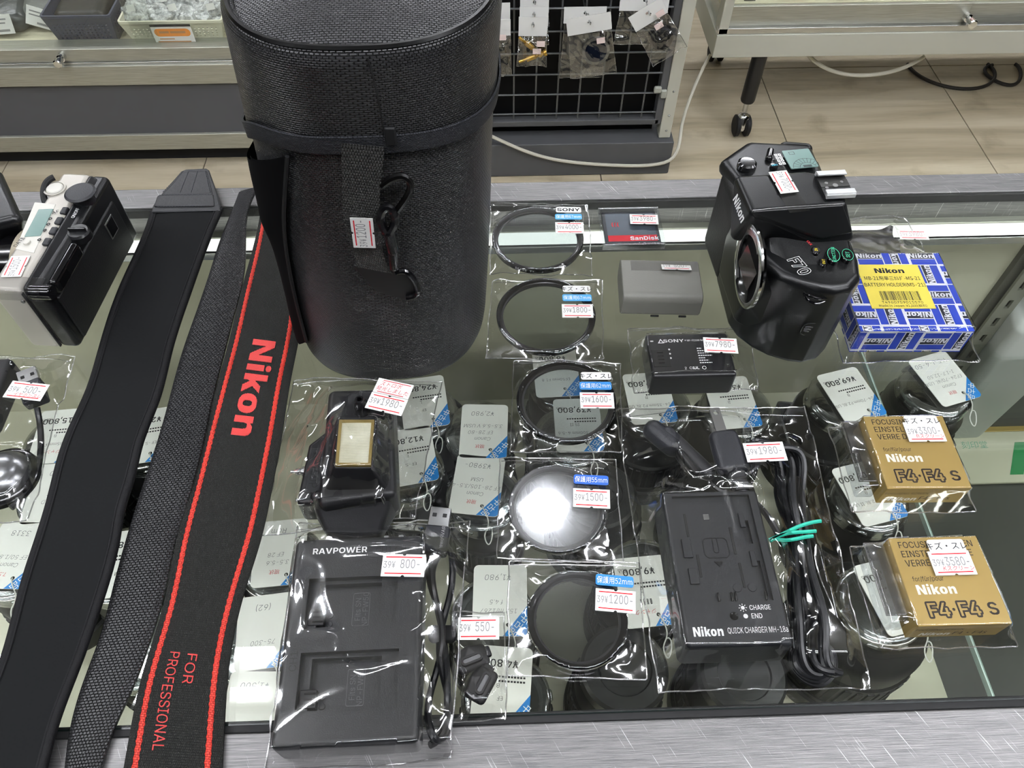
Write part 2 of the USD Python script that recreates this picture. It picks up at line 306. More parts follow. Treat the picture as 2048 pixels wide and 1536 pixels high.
def left_goods():
    b1 = basket('plastic_basket', 'navy blue perforated plastic basket of black goods', -1015, -862, bY0, bY0+230, bZ, 66, BK['navy'])
    b2 = basket('plastic_basket', 'ivory perforated basket with an orange-printed card on its front', -842, -610, bY0-8, bY0+230, bZ, 55, BK['ivory'])
    b3 = basket('plastic_basket', 'ivory perforated basket half hidden behind the black padded case', -592, -385, bY0, bY0+230, bZ, 55, BK['ivory'])
    o = np.array([-725, bY0-16, bZ+26]); xd, yd = (1, 0, 0), (0, -.06, 1)
    c = Thing('basket_card', 'white card with an orange pill-shaped print and a dark strip, on the ivory basket', 'card', o)
    c.add('card', place(ext(sbox(-46, -26, 46, 28), 0, .8), (0, 0, 0), xd, yd), WHITE)
    c.add('orange_print', place(flat(rrect(82, 19, 9, 0, 10), .9), (0, 0, 0), xd, yd), M('orange_print', '#e8923c', .6))
    c.add('dark_strip', place(ext(sbox(-46, 25, 46, 30), .4, 1.6), (0, 0, 0), xd, yd), BLACK_PRINT)
    c.add('small_print', place(flat(union_all([sbox(-34, -7, 0, -4.5), sbox(-40, -14, 36, -11), sbox(-40, -19, 38, -16.5), sbox(-40, -25, 4, -22.5), sbox(-30, 8, -8, 13.5), sbox(-5, 8, 30, 13.5)]), 1.0), (0, 0, 0), xd, yd), M('faded_print', '#b98a5c', .7))
    rng = np.random.default_rng(5); foil = M('crinkled_clear_bag', '#e4e6e6', .1, .0, .9, noise=(70, '#6d6f70', .16), bump=(90, .9, .004))
    grp = 'crinkled bags of small parts in the ivory basket'
    for k in range(14):
        x, yy = -820+(k % 7)*31+rng.uniform(-6, 6), bY0+40+(k//7)*48+rng.uniform(-8, 8)
        t = Thing('parts_bag', 'small crinkled clear bag of parts heaped in the ivory basket', 'bag', (x, yy, bZ+3), group=grp)
        s = tm(crumple(rng, (0, 0, 38+rng.uniform(-4, 16)), 31, 3, .8)); t.add('film', s, foil)
        if k % 3 == 0: t.add('price_sticker', place(ext(sbox(-10, -7, 10, 7), 0, .6), (0, -22, 70), (1, 0, .2), (0, .5, 1)), WHITE)
    t = Thing('black_goods', 'black folded pouch lying in the navy basket', 'pouch', (-945, bY0+60, bZ+3))
    t.add('pouch', hull([(-40, -24, 36, 24), (38, -22, 38, 24), (-36, 60, 46, 24), (36, 60, 46, 24)]), M('black_leatherette', '#131314', .45, bump=(40, .5, .002)))
    for i, (px, py, w, d, lab) in enumerate(((10, 75, 92, 60, 'dark round pouch behind a white card, at the left border'), (92, 62, 80, 70, 'grey wrapped pouch with a tilted white card, behind the glass edge'))):
        p = at(px, py, bZ)+np.array([0, 55, 0]); t = Thing('wrapped_pouch', lab, 'pouch', p)
        t.add('wrapped_body', hull([(-w*.42, -25, 25, 24), (w*.36, -25, 25, 24), (-w*.42, 30, 40, 24), (w*.3, 30, 40, 24)]), (M('dark_wrap', '#3b4043', .25, bump=(30, .5, .003)), M('grey_wrap', '#5f6461', .2, bump=(30, .5, .003)))[i])
        a = (-.1, .55)[i]; xd = np.array([math.cos(a), 0, -math.sin(a)*.6]); c2 = t.add('white_card', place(ext(sbox(-32, -18, 32, 24), 0, 1), (4, -58, 30), xd, (0, .45, 1)), WHITE)
        t.add('card_print', place(flat(union_all([sbox(-26, 12, 20, 15), sbox(-26, 4, 16, 7), sbox(-8, -13, 22, -8)]), 1.1), (4, -58, 30), xd, (0, .45, 1)), GREY, parent=c2)
left_goods()
# ---------------------------------------------------------------- wire grid display with bags on hooks
def rack():
    y = 1665.0
    t = Thing('grid_rack', 'black wire grid display stand with a dark grey plinth and pale post', 'display rack', (200, y, -900))
    A = lambda n, m, mt, **k: t.add(n, m, mt, world=True, **k)
    A('plinth', rb(-310, 468, 1642, 1990, -899, -801, 3, 8), DGREY)
    A('back_board', bx(-310, 418, 1700, 1712, -801, 300), M('black_board', '#050506', .7, spec=.2))
    A('post', rb(430, 459, y-6, y+34, -800, 300, 2, 8), CREAM); A('side_channel', rb(413, 430, y-2, y+30, -762, 300, 2, 8), DGREY); A('side_panel', bx(446, 456, y+34, 1990, -800, 300), CREAM)
    A('lower_bar', rb(-310, 424, y-2, y+24, -763, -748, 2, 8), DGREY)
    wire = M('grey_wire', '#6c6e6f', .4, .5)
    for i in range(15):
        x = 8+(i-6)*53.1
        if x < 410: A('wire', tube([(x, y+8, -760), (x, y+8, 300)], 2.3, 6), wire)
    for k in range(14): A('wire', tube([(-310, y+4, -730+k*53), (415, y+4, -730+k*53)], 2.3, 6), wire)
    A('clip', [rb(398, 416, y-8, y+2, -672, -656, 3, 8), rb(416, 430, y-10, y+2, -685, -664, 3, 8)], M('clip_plastic', '#a9aba0', .4))
    for z in (-668, -735, -778): A('screw', trimesh.creation.icosphere(1, 3).apply_translation([446, y-6, z]), STEEL)
rack()
def hook_bag(label, px, py, w, hh, bagh, tilt, content, y=1612., group=None, zoff=0, hookcount=1):
    """A clear bag with a folded white header card hanging from a wire hook."""
    o = aty(px, py, y); t = Thing('hanging_bag', label, 'bag', o, group=group); c, s = math.cos(tilt), math.sin(tilt)
    xd = np.array([c, 0, -s]); yd = np.array([s, .12, c])
    P = lambda m: place(m, (0, 0, 0), xd, yd)
    t.add('header_card', P(ext(sbox(-w/2, -hh/2, w/2, hh/2).difference(Point(0, hh*.12).buffer(3.2)), -1.2, 1.2)), M('header_card', '#dcdcd8', .6))
    g = np.linspace(-.5, .5, 15); q = np.linspace(0, 1, 17); G, Q = np.meshgrid(g, q)
    z = 8*np.sin(np.pi*np.clip(Q, 0, 1))*np.cos(np.pi*G)+12*(meshkit.noise(np.stack([G*6+px, Q*6, G*0+py], -1))-.5)+5*np.abs(meshkit.noise(np.stack([G*9+px, Q*9, G*0+1.], -1))-.5)
    Pn = np.stack([G*w*(.96+.12*Q), -hh/2-Q*bagh, z+3], -1); v, f = grid(Pn); Pb = Pn.copy(); Pb[..., 2] = -z*.6-2; vb, fb = grid(Pb)
    t.add('film', P(trimesh.Trimesh(np.vstack([v, vb]), np.vstack([f[:, ::-1], fb+len(v)]), process=False)), FILM, smooth=True)
    for e in (Pn[:, 0], Pn[:, -1], Pn[-1]): t.add('seam', P(tube(e, .7, 5)), SEAM)
    t.add('hook', tube([(0, 60, hh*.12+4), (0, -10, hh*.12+4), (0, -22, hh*.12+7), (0, -24, hh*.12+12)], 1.6, 6), STEEL)
    content(t, P, w, hh, bagh)
    return t
def hangers():
    brass = M('brass', '#c9a24b', .3, .8); st = lambda t, P, x, y: t.add('price_sticker', P(ext(sbox(x-9, y-6, x+9, y+6), 8, 9)), M('pink_sticker', '#e3cfc9', .6))
    def brassy(t, P, w, hh, b):
        for a, x, y in ((-.65, -4, -42), (.35, 2, -66)):
            p = lathe([(0, -32), (3, -32), (3, -14), (6, -14), (6, 6), (4, 8), (4, 24), (7, 26), (7, 32), (0, 32)], 14); p.apply_transform(trimesh.transformations.rotation_matrix(math.pi/2, [0, 1, 0])); p.apply_transform(trimesh.transformations.rotation_matrix(a, [0, 0, 1])); p.apply_translation([x, y, 1])
            t.add('brass_adapter', P(p), brass)
        st(t, P, 18, -34); st(t, P, 10, -50)
    def ring(t, P, w, hh, b):
        r = lathe([(24, -4), (30, -4), (30, 4), (24, 4), (24, -4)], 36); r.apply_translation([10, -60, 0]); t.add('silver_ring', P(r), STEEL)
        d = lathe([(0, -1), (24, -1), (24, 1), (0, 1)], 32); d.apply_translation([10, -60, 0]); t.add('lens_disc', P(d), M('dark_blue_glass', '#141b2a', .08))
        st(t, P, 22, -36)
    def cap(t, P, w, hh, b):
        r = lathe([(0, -8), (22, -8), (25, -5), (25, 3), (22, 6), (17, 6), (17, 9), (12, 9), (12, 4), (0, 4)], 32); r.apply_translation([2, -62, 0]); t.add('lens_hood', P(r), BLACK)
        st(t, P, 10, -30); st(t, P, 24, -8)
    def pouch(t, P, w, hh, b):
        t.add('grey_pouch', P(hull([(-26, -24, 0, 9), (26, -24, 0, 9), (-24, -78, 0, 13), (22, -70, 0, 13)])), M('smoky_bag', '#55534d', .3, bump=(40, .7, .003))); st(t, P, 14, -46)
    def empty(t, P, w, hh, b): st(t, P, 6, -18)
    hook_bag('clear bag of brass adapters on the wire grid, front one under two stacked cards', 1066, 53, 62, 40, 66, .02, brassy, 1606)
    hook_bag('white header card just behind the brass adapters bag', 1068, 33, 62, 40, 40, .0, empty, 1622); hook_bag('topmost white header card above the brass adapters bag', 1069, 8, 62, 36, 30, .0, empty, 1640)
    hook_bag('narrow bag with a white header half hidden by the black padded case', 998, 55, 50, 34, 88, .0, empty, 1612); hook_bag('upper narrow white header card beside the black padded case', 997, 25, 50, 40, 50, .0, empty, 1630)
    hook_bag('bag with a silver-rimmed dark lens under a tilted white header', 1178, 48, 96, 36, 96, -.16, ring, 1600); hook_bag('bag with a smoky grey pouch hanging behind the silver-rimmed lens', 1170, 30, 92, 34, 118, .0, pouch, 1628)
    hook_bag('steeply tilted bag with a black lens hood by the rack post', 1296, 30, 76, 36, 86, -.6, cap, 1600); hook_bag('white header card behind the tilted lens hood bag', 1289, 5, 106, 34, 70, .02, empty, 1630)
hangers()
# ---------------------------------------------------------------- right showcase on legs
def right_case():
    y = 1790.0; x0 = 562.0; x1 = 2300.0
    t = Thing('showcase', 'pale aluminium showcase on black legs with castors, showing red price cards', 'showcase', (x0+400, y, -900))
    A = lambda n, m, mt, **k: t.add(n, m, mt, world=True, **k)
    A('base_frame', rb(x0, x1, y, y+430, -662, -603, 2, 8), CREAM); A('lower_rail', [rb(x0, x1, y+4, y+18, -603, -588, 1.5, 8), rb(x0+20, x1, y+12, y+24, -604, -596, 1, 6)], STEEL)
    A('door_rail', [rb(x0+22, 1175, y+18, y+30, -596, -540, 2, 8), rb(1168, x1, y+32, y+44, -598, -548, 2, 8)], ALU)
    A('corner_post', rb(x0+2, x0+26, y+4, y+40, -603, 260, 2, 8), CREAM); A('side_post', rb(x0+2, x0+26, y+390, y+430, -603, 260, 2, 8), CREAM)
    A('side_pane', bx(x0+8, x0+13, y+40, y+390, -603, 260), GLASS); A('shelf_board', bx(x0+10, x1, y+46, y+420, -560, -548), M('pale_shelf', '#d8d3b8', .5))
    A('back_board', bx(x0+10, x1, y+420, y+430, -603, 260), M('pale_back', '#d2ceb9', .7))
    A('glass_door', bx(x0+26, 1172, y+22, y+27, -542, 260), GLASS); A('glass_door', bx(1165, x1, y+36, y+41, -550, 260), GLASS)
    A('door_lock', [lathe([(0, 0), (10, 0), (10, 16), (7, 17), (7, 30), (11, 32), (11, 44), (9, 46), (0, 46)], 20).apply_transform(trimesh.transformations.rotation_matrix(math.pi/2, [1, 0, 0])).apply_translation([1172, y+22, -572])], CHROME)
    p = at(1494, 258, -900)
    for lx, ly in ((690, 1812), (690, 2180), (2200, 1812)):
        lg = A('leg', lathe([(0, -800), (17, -800), (19, -795), (19, -662), (0, -662)], 18, 0, lx, ly), BLACK)
        A('castor_stem', lathe([(0, -830), (7, -830), (7, -798), (0, -798)], 12, 0, lx, ly), STEEL, parent=lg)
        w = []
        for s in (-1, 1): w.append(lathe([(0, -7), (24, -7), (29, -4), (29, 4), (24, 7), (0, 7)], 24).apply_transform(trimesh.transformations.rotation_matrix(math.pi/2, [0, 1, 0])).apply_translation([lx+s*14, ly-8, -870]))
        A('castor_wheel', w, RUBBER, parent=lg)
        A('castor_hood', hull([(lx-2, ly-6, -850, 17), (lx+2, ly-6, -850, 17), (lx, ly-14, -868, 15)]), CHROME, parent=lg)
    cards = [(1582, '27,800-'), (1682, '39,800-'), (1800, '79,800-'), (1926, '49,800-'), (2032, '35,800-')]
    for i, (px, s) in enumerate(cards):
        o = aty(px, 2, y+70)+np.array([0, 0, 4]); o[2] = -546+34
        c = Thing('price_card', ('leftmost', 'second', 'third and twice-priced', 'fourth', 'rightmost')[i]+f' white price card in the right showcase, printed {s} in red', 'price card', o); xd, yd = (1, 0, 0), (0, .35, 1)
        q = c.add('card', place(ext(sbox(-40, -34, 40, 60), 0, 1), (0, 0, 0), xd, yd), WHITE)
        c.add('red_price', text(s, 26, (2, -17, 0), xd, yd, 1.2, weight=900, sx=.62), RED, parent=q)
        c.add('small_print', place(flat(union_all([sbox(-34, 12, -10, 15), sbox(-34, 5, 0, 8)]), 1.2), (0, 0, 0), xd, yd), GREY, parent=q)
        if i == 2: c.add('red_pen_note', text('87,800', 15, (8, 22, 0), xd, yd, 1.2, weight=700, slant=.2), RED, parent=q)
    g = Thing('dark_camera', 'dark small object at the left end of the right showcase shelf', 'camera', aty(1492, -4, y+90)+np.array([0, 0, -10])); g.add('camera_body', rb(-26, 26, -15, 15, 0, 40, 6), BLACK); g.add('lens_barrel', lathe([(0, 0), (14, 0), (14, 20), (0, 20)], 20).apply_transform(trimesh.transformations.rotation_matrix(math.pi/2, [1, 0, 0])).apply_translation([0, -12, 20]), GLOSS)
right_case()
def cables():
    white = M('white_cable', '#c9c6b8', .5); dark = M('dark_cable', '#2b2723', .6)
    def cab(name, label, pts, r, m):
        t = Thing(name, label, 'cable', pts[0]); t.add('cable_run', tube(np.array(pts)-np.array(pts[0]), r, 8, 60), m)
    cab('power_cable', 'pale cable drooping across the grey plinth and up beside the rack', [aty(960, 262, 1634), aty(1010, 285, 1632), aty(1080, 312, 1632), aty(1160, 326, 1632), aty(1240, 331, 1632), aty(1310, 329, 1632), aty(1345, 316, 1640), aty(1358, 290, 1660), aty(1362, 262, 1690), aty(1372, 220, 1740), aty(1395, 160, 1800), aty(1420, 110, 1860)], 4.2, white)
    cab('power_cable', 'white cable sagging under the right showcase', [aty(1615, 108, 1850), aty(1640, 130, 1850), aty(1690, 148, 1850), aty(1740, 150, 1850), aty(1800, 138, 1850), aty(1850, 112, 1850)], 5, white)
    cab('power_cable', 'dark looped cable on the floor under the right showcase', [at(1815, 128, -893), at(1850, 158, -893), at(1910, 176, -893), at(1970, 172, -893), at(1990, 150, -893), at(1975, 128, -893)], 5, dark)
    cab('power_cable', 'second dark cable loop further right under the showcase', [at(1985, 130, -893), at(1992, 162, -893), at(2020, 170, -893), at(2040, 158, -893), at(2030, 128, -893)], 5, dark)
cables()
# ================================================================ the counter showcase
ZB = -300.0        # height of the display board inside the case
OLIVE = M('olive_grey_board', '#d3d1bd', .5, noise=(9, '#b9b7a2', .3), bump=(60, .06))
def counter():
    t = Thing('display_counter', 'glass-topped aluminium display counter holding lenses, with goods laid on its glass', 'counter', (0, 300, -900))
    A = lambda n, m, mt, **k: t.add(n, m, mt, world=True, **k)
    L, R = -900.0, 760.0
    A('glass_top', bx(L, R, 98, 491, -6, 0), GLASS); A('glass_edge', bx(L, R, 97.2, 98, -6, -.2), GLASS_EDGE)
    A('front_frame', rb(L, R, 12, 93.5, -34, .6, 1.2, 8), BRUSHED)
    A('front_gasket', rb(L, R, 93.5, 99.5, -30, -.6, 1.0, 8), RUBBER)
    A('rear_frame', rb(L, R, 490.8, 514, -40, 1.0, 1.2, 8), BRUSHED); A('rear_gasket', bx(L, R, 488.5, 490.8, -8, -.4), RUBBER)
    A('rear_lip', [bx(L, R, 470, 489, -34, -30)], RUBBER)
    A('rear_channel', [rb(L, R, at(1100, 462, -26)[1], at(1100, 434, -26)[1], -30, -26, 1, 6)], ALU)
    A('lamp_tube', tube([(L, at(1100, 473, -24)[1], -26), (R, at(1100, 473, -24)[1], -26)], 5, 14), emit('case_lamp', '#f2f6f0', 1.1))
    A('front_lamp', tube([(L, 66, -44), (R, 66, -44)], 6, 12), emit('front_case_lamp', '#f4f5ee', 10.0))
    A('lamp_rail', [rb(L, R, at(1100, 493, -30)[1], at(1100, 483, -30)[1], -38, -30, 1, 6)], STEEL)
    A('display_board', bx(L, 395, 40, 506, ZB-14, ZB), OLIVE); A('rear_board', bx(L, R, 506, 514, ZB-80, -40), OLIVE)
    A('dark_base', bx(395, R, 40, 506, ZB-90, ZB-80), M('dark_base_board', '#3b3b36', .5))
    A('front_board', bx(L, R, 20, 30, -900, -34), M('front_board_paint', '#8f8f88', .5)); A('rear_kick', bx(L, R, 500, 512, -900, ZB-14), DGREY)
    o = aty(1980, 645, 498); x = o[0]
    st = sbox(x-9, ZB, x+9, -42)
    for k in range(9): st = st.difference(sbox(x-2.5, -70-k*26, x+2.5, -58-k*26))
    A('slotted_standard', place(ext(st, 0, 3), (0, 496, 0), (1, 0, 0), (0, 0, 1)), M('standard_grey', '#8b8b80', .45, .3))
    A('standard_back', bx(x-16, x+16, 500, 506, ZB, -42), M('standard_channel', '#5c5b52', .5))
    A('partition_post', rb(x+22, x+34, 480, 498, ZB-80, -40, 1, 6), RUBBER)
    xe = at(1933, 1262, -200)[0]; A('shelf_edge', bx(xe-1, xe+1, 104, 488, -203, -197), M('pale_glass_edge', '#b9cdc6', .2)); A('side_shelf', bx(xe, R, 104, 488, -203, -197), GLASS)
    s = Thing('sign_board', 'cream sign board with a green angular mark lying inside the case at the right', 'sign', at(1990, 918, ZB-78))
    s.add('board', rb(-75, 130, -34, 36, 0, 4, 1, 8), M('cream_board', '#cfcab4', .5)); s.add('green_mark', flat(Polygon([(6, -24), (30, 20), (60, 20), (60, 8), (40, 8), (22, -24)]), 4.2), M('green_print', '#0f8a4a', .5))
    s.add('green_print', flat(glyph('刻印堂', 8, 'cjk', slant=.1), 4.2).apply_translation([-20, 18, 0]), M('pale_green_print', '#7fae93', .5))
    g = Thing('gold_strip', 'gold coloured label strip lying flat inside the case at the right edge', 'label', at(2035, 845, ZB-78)); g.add('strip', rb(-50, 80, -14, 14, 0, 3, 1, 8), M('gold_card', '#b59a5a', .4, .4))
    w = Thing('white_package', 'white wrapped package behind the slotted standard in the case', 'package', at(2078, 640, -160)); w.add('package_body', hull([(-22, -10, 0, 9), (40, -10, 0, 9), (-18, 22, 6, 9), (46, 22, 6, 9), (-12, 5, -211, 9), (40, 5, -211, 9)]), M('white_wrap', '#c4c6c4', .3, bump=(30, .4, .003)))
counter()
# ---------------------------------------------------------------- lenses with clear rear caps and swing tags
BARREL = [M('lens_black', '#0b0b0c', .42), M('lens_grip', '#070708', .65), M('lens_satin', '#141415', .35)]
CAP = pane('cloudy_cap', .2, .12, (225, 228, 228), (60, .3))
def swing_tag(t, o, deg, price, lines=(), hand=False, red=None, w=43, h=58, tilt=0.0):
    """A white card with a blue corner; its writing faces the shop side, so it is upside down from here."""
    a = math.radians(180+deg); xd = np.array([math.cos(a), math.sin(a), 0]); yd = np.array([-math.sin(a), math.cos(a), tilt])
    P = lambda m: place(m, o, xd, yd)
    card = rrect(w, h, 4); hole = Point(-w/2+15, h/2-9).buffer(1.6)
    c = t.add('swing_tag', P(ext(card.difference(hole), 0, .7)), WHITE, world=True, label='white price tag with a blue corner')
    tri = Polygon([(-w/2, h/2), (-w/2+19, h/2), (-w/2, h/2-24)]).intersection(card).difference(hole); z = .8
    t.add('blue_corner', P(flat(tri, z)), BLUE, parent=c, world=True)
    t.add('corner_print', P(flat(rot(glyph('中古品', 5.2, 'cjk'), 52, -w/2+6.6, h/2-8.0), z+.1)), WHITE_PRINT, parent=c, world=True)
    ink = PENCIL if hand else BLACK_PRINT
    L = [(flat(glyph(price, 4.6 if hand else 5.6, weight=300 if hand else 600, slant=.15 if hand else 0), z).apply_translation([2, -h/2+(10 if hand else 12), 0]))]
    for i, s in enumerate(lines):
        L.append(flat(glyph(s, 3.0 if not hand else 3.6, weight=300, slant=.2 if hand else 0, anchor='c'), z).apply_translation([1+(i % 2)*2, 9-i*(7 if hand else 9), 0]))
    if not hand:
        L.append(flat(union_all([sbox(-17+k*2.3, -4-j*3.2, -17+k*2.3+1.6, -2.6-j*3.2) for j in range(2) for k in range(12 if j else 9)]), z)); L.append(flat(glyph('税込', 3, 'cjk'), z).apply_translation([15, -h/2+11, 0]))
    t.add('tag_print', P(trimesh.util.concatenate(L)), ink, parent=c, world=True)
    if red: t.add('red_note', P(flat(glyph(red, 3.2, 'cjk', slant=.1), z).apply_translation([3, 17, 0])), REDPEN, parent=c, world=True)
    k = P(trimesh.Trimesh([[-w/2+15, h/2-9, 1]], [])).vertices[0]
    s0 = np.array([k, k+[3, -7, 1], k+[5, -16, -6], k+[2, -24, -10], k+[5, -30, -13], k+[8, -25, -11], k+[5, -17, -6]])
    t.add('string', tube(s0, .55, 5, 36), M('white_string', '#c9c9c4', .8), parent=c, world=True)
LENSN = [0]
def lens(label, px, py, R=40, top=-180., hood=False, cap=True, tagpx=None, **tg):
    """A lens standing on its front, with its mount and a clear cap on top."""
    o = at(px, py, top); h = top-ZB; o0 = np.array([o[0], o[1], ZB]); t = Thing('camera_lens', label, 'lens', o0)
    b = [(0, 0), (R+3, 0), (R+3.5, 4), (R+3.5, 22), (R+1, 24), (R+1, 30)]
    t.add('barrel', lathe(b+[(R, 31), (R, h*.55), (R-2, h*.57), (R-2, h*.72), (R-6, h*.78), (33, h-16), (31, h-16), (31, h-12), (0, h-12)], 44), BARREL[0], smooth=35)
    n = 36; ribs = [bx(R-.6, R+1.1, -R*.05, R*.05, 34, h*.52).apply_transform(trimesh.transformations.rotation_matrix(2*math.pi*k/n, [0, 0, 1])) for k in range(n)]
    t.add('focus_grip', ribs, BARREL[1], kind='stuff'); cap and t.add('mount_ring', lathe([(25, h-15), (31.5, h-15), (31.5, h-11), (25, h-11), (25, h-15)], 40), STEEL)
    cap and t.add('rear_element', lathe([(0, h-13), (14, h-14), (20, h-16)], 30), GLOSS)
    if hood:
        a = np.linspace(0, 2*np.pi, 97); z1 = 62+26*np.cos(2*a); ro = R+9
        Pn = np.array([np.stack([q*np.cos(a), q*np.sin(a), zz], -1) for q, zz in ((ro-3, a*0+2), (ro, a*0), (ro+1.5, z1*.5), (ro+2, z1), (ro-.4, z1), (ro-1, z1*.5), (ro-3, a*0+2))])
        t.add('petal_hood', grid(Pn), BLACK)
    if cap:
        t.add('clear_cap', lathe([(0, h-1), (26, h-1), (31, h-2), (33.5, h-4), (34, h-17), (32.6, h-17), (32, h-5), (29, h-3.4), (0, h-2.4)], 44), CAP)
        t.add('cap_lugs', [hull([(math.cos(a)*33, math.sin(a)*33, h-9, 2.2), (math.cos(a+.16)*33, math.sin(a+.16)*33, h-9, 2.2)]) for a in np.arange(0, 6.28, .7)], CAP, kind='stuff')
    if not cap: t.add('black_cap', lathe([(0, h-3), (20, h-3), (21, h-1), (31, h-1.5), (33.5, h-4), (34, h-17), (0, h-17)], 44), BARREL[2])
    if tg:
        q = at(*(tagpx or (px, py)), top+2.2); swing_tag(t, q, **tg)
    return t
def lenses():
    P = 'black lens with clear cap'
    lens(f'{P} and petal hood, tag 69,800, nearest the SLR body', 1690, 795, 42, hood=True, tagpx=(1702, 790), deg=14, price='¥69,800', lines=('EF24-70mm F2.8L USM', 'B'))
    lens(f'{P} and handwritten tag, below the blue and white box', 1876, 772, 40, tagpx=(1888, 757), deg=16, price='Y 5 J-4-50', lines=('Canon', 'EF24-70/4L USM', 'I-I 7-12,50'), hand=True, red='現状')
    lens(f'{P} and tag 109,800, left of the upper gold box', 1742, 992, 43, tagpx=(1738, 985), deg=13, price='¥109,800', lines=('EF70-200 2.8L II USM', 'B'))
    lens(f'{P} and EF16-35mm tag, below the bagged battery', 1312, 808, 41, tagpx=(1299, 796), deg=3, price='¥99,800', lines=('EF16-35mm F2.8L USM', 'B'))
    lens(f'{P} and EF20-35mm tag, behind the steel plug', 1474, 812, 41, tagpx=(1464, 805), deg=4, price='¥39,800', lines=('EF20-35mm F2.8L', 'B'))
    lens('wide black lens with a blue-cornered tag, under the glass by the padded case foot', 842, 818, 47, tagpx=(848, 805), deg=8, price='¥24,800', lines=('EF', 'L'))
    lens('small black lens with a handwritten 2,980 tag under the glass', 962, 858, 31, tagpx=(968, 862), deg=-3, price='¥2,980', lines=('Canon', 'EF 28-80', '3.5-5.6 V USM'), hand=True, red='現状')
    lens('black lens with a handwritten 3,980 tag and a string under the glass', 968, 990, 33, tagpx=(955, 970), deg=-8, price='¥3980-', lines=('Canon', 'EF 28-105/3.5-4.5', 'USM'), hand=True, red='現状')
    lens(f'{P} and tag 39,800, seen through the 62 mm filter', 1142, 868, 40, tagpx=(1156, 850), deg=0, price='¥39,800', lines=('70-300mm 4-5.6', 'IS II'))
    lens('black lens with a grey tag lettered E under the bagged flash unit', 812, 935, 38, tagpx=(822, 912), deg=10, price='¥12,800', lines=('EF-S', 'E'))
    lens('black lens with a small tag, seen through the 62 mm filter top', 1130, 755, 36, tagpx=(1112, 745), deg=2, price='¥8,800', lines=('EF50mm F1.8',))
    lens('black lens with tag 9,800 under the glass left of the bagged charger', 1290, 1150, 38, tagpx=(1290, 1182), deg=4, price='¥9,800', lines=('ジャンク', '1'), red='ジャンク')
    lens('black lens with a pencil-written tag under the glass beside the rubber caps', 985, 1230, 37, tagpx=(1000, 1200), deg=-2, price='¥1,980', lines=('152 m/1267', 'f 4.5'), hand=True)
    lens('black lens with a blue-cornered tag at the front of the case beside the rubber caps', 1012, 1395, 37, tagpx=(1004, 1372), deg=-6, price='¥4,800', lines=('EF', 'B'))
    lens('plain black lens at the front of the case below the 52 mm filter', 1250, 1335, 37, cap=False)
    lens('plain black lens at the front of the case below the bagged charger', 1490, 1345, 40, cap=False, top=-195.)
    lens('large black telephoto lens with a clear cap and white tag under the lower gold box', 1765, 1205, 52, top=-165., tagpx=(1790, 1190), deg=12, price='¥59,800', lines=('100-400', 'L IS'))
    lens('black lens with tag 15,800 under the glass left of the padded strap', 118, 880, 40, tagpx=(118, 872), deg=4, price='¥15,800', lines=('EF85mm F2', 'B'), red='ジャンク')
    lens('black lens with a pencil-written 800 tag by the silver disc', 110, 985, 36, tagpx=(108, 985), deg=3, price='800', lines=('RF/FD', 'fit'), hand=True)
    lens('black lens with a pencil-written tag near the left border of the counter', 28, 1120, 38, tagpx=(30, 1110), deg=-3, price='3318', lines=('Canon', 'EF 50/1.8 II'), hand=True, red='7.5')
    lens('black lens with a white tag between the two black straps, upper one', 288, 872, 38, tagpx=(290, 872), deg=9, price='¥21,800', lines=('EF-S 10-22', 'B'))
    lens('black lens with a white tag between the two black straps, lower one', 235, 1125, 38, tagpx=(232, 1128), deg=6, price='¥18,800', lines=('EF-M 22mm', 'B'))
    lens('black lens with a pencil-written tag left of the dual charger', 560, 1120, 41, tagpx=(560, 1105), deg=4, price='Rom', lines=('3.5-5.6', 'EF 28'), hand=True, red='現状')
    lens('black lens with a red-written tag low beside the dual charger', 520, 1290, 41, tagpx=(530, 1262), deg=6, price='(62)', lines=('75-300',), hand=True, red='ジャンク')
    lens('black lens with a rounded tag at the front corner left of the dual charger', 520, 1415, 38, tagpx=(505, 1425), deg=-2, price='¥1,500', lines=('35-80',), hand=True)
    lens('black lens with a bare clear cap between the straps at the front', 280, 1290, 38, top=-190.)
    lens('plain black lens deep under the bagged charger cords', 1440, 985, 42, cap=False, top=-200.)
    lens('plain black lens under the glass behind the 55 mm filter', 1200, 985, 43, cap=False, top=-195.)
lenses()
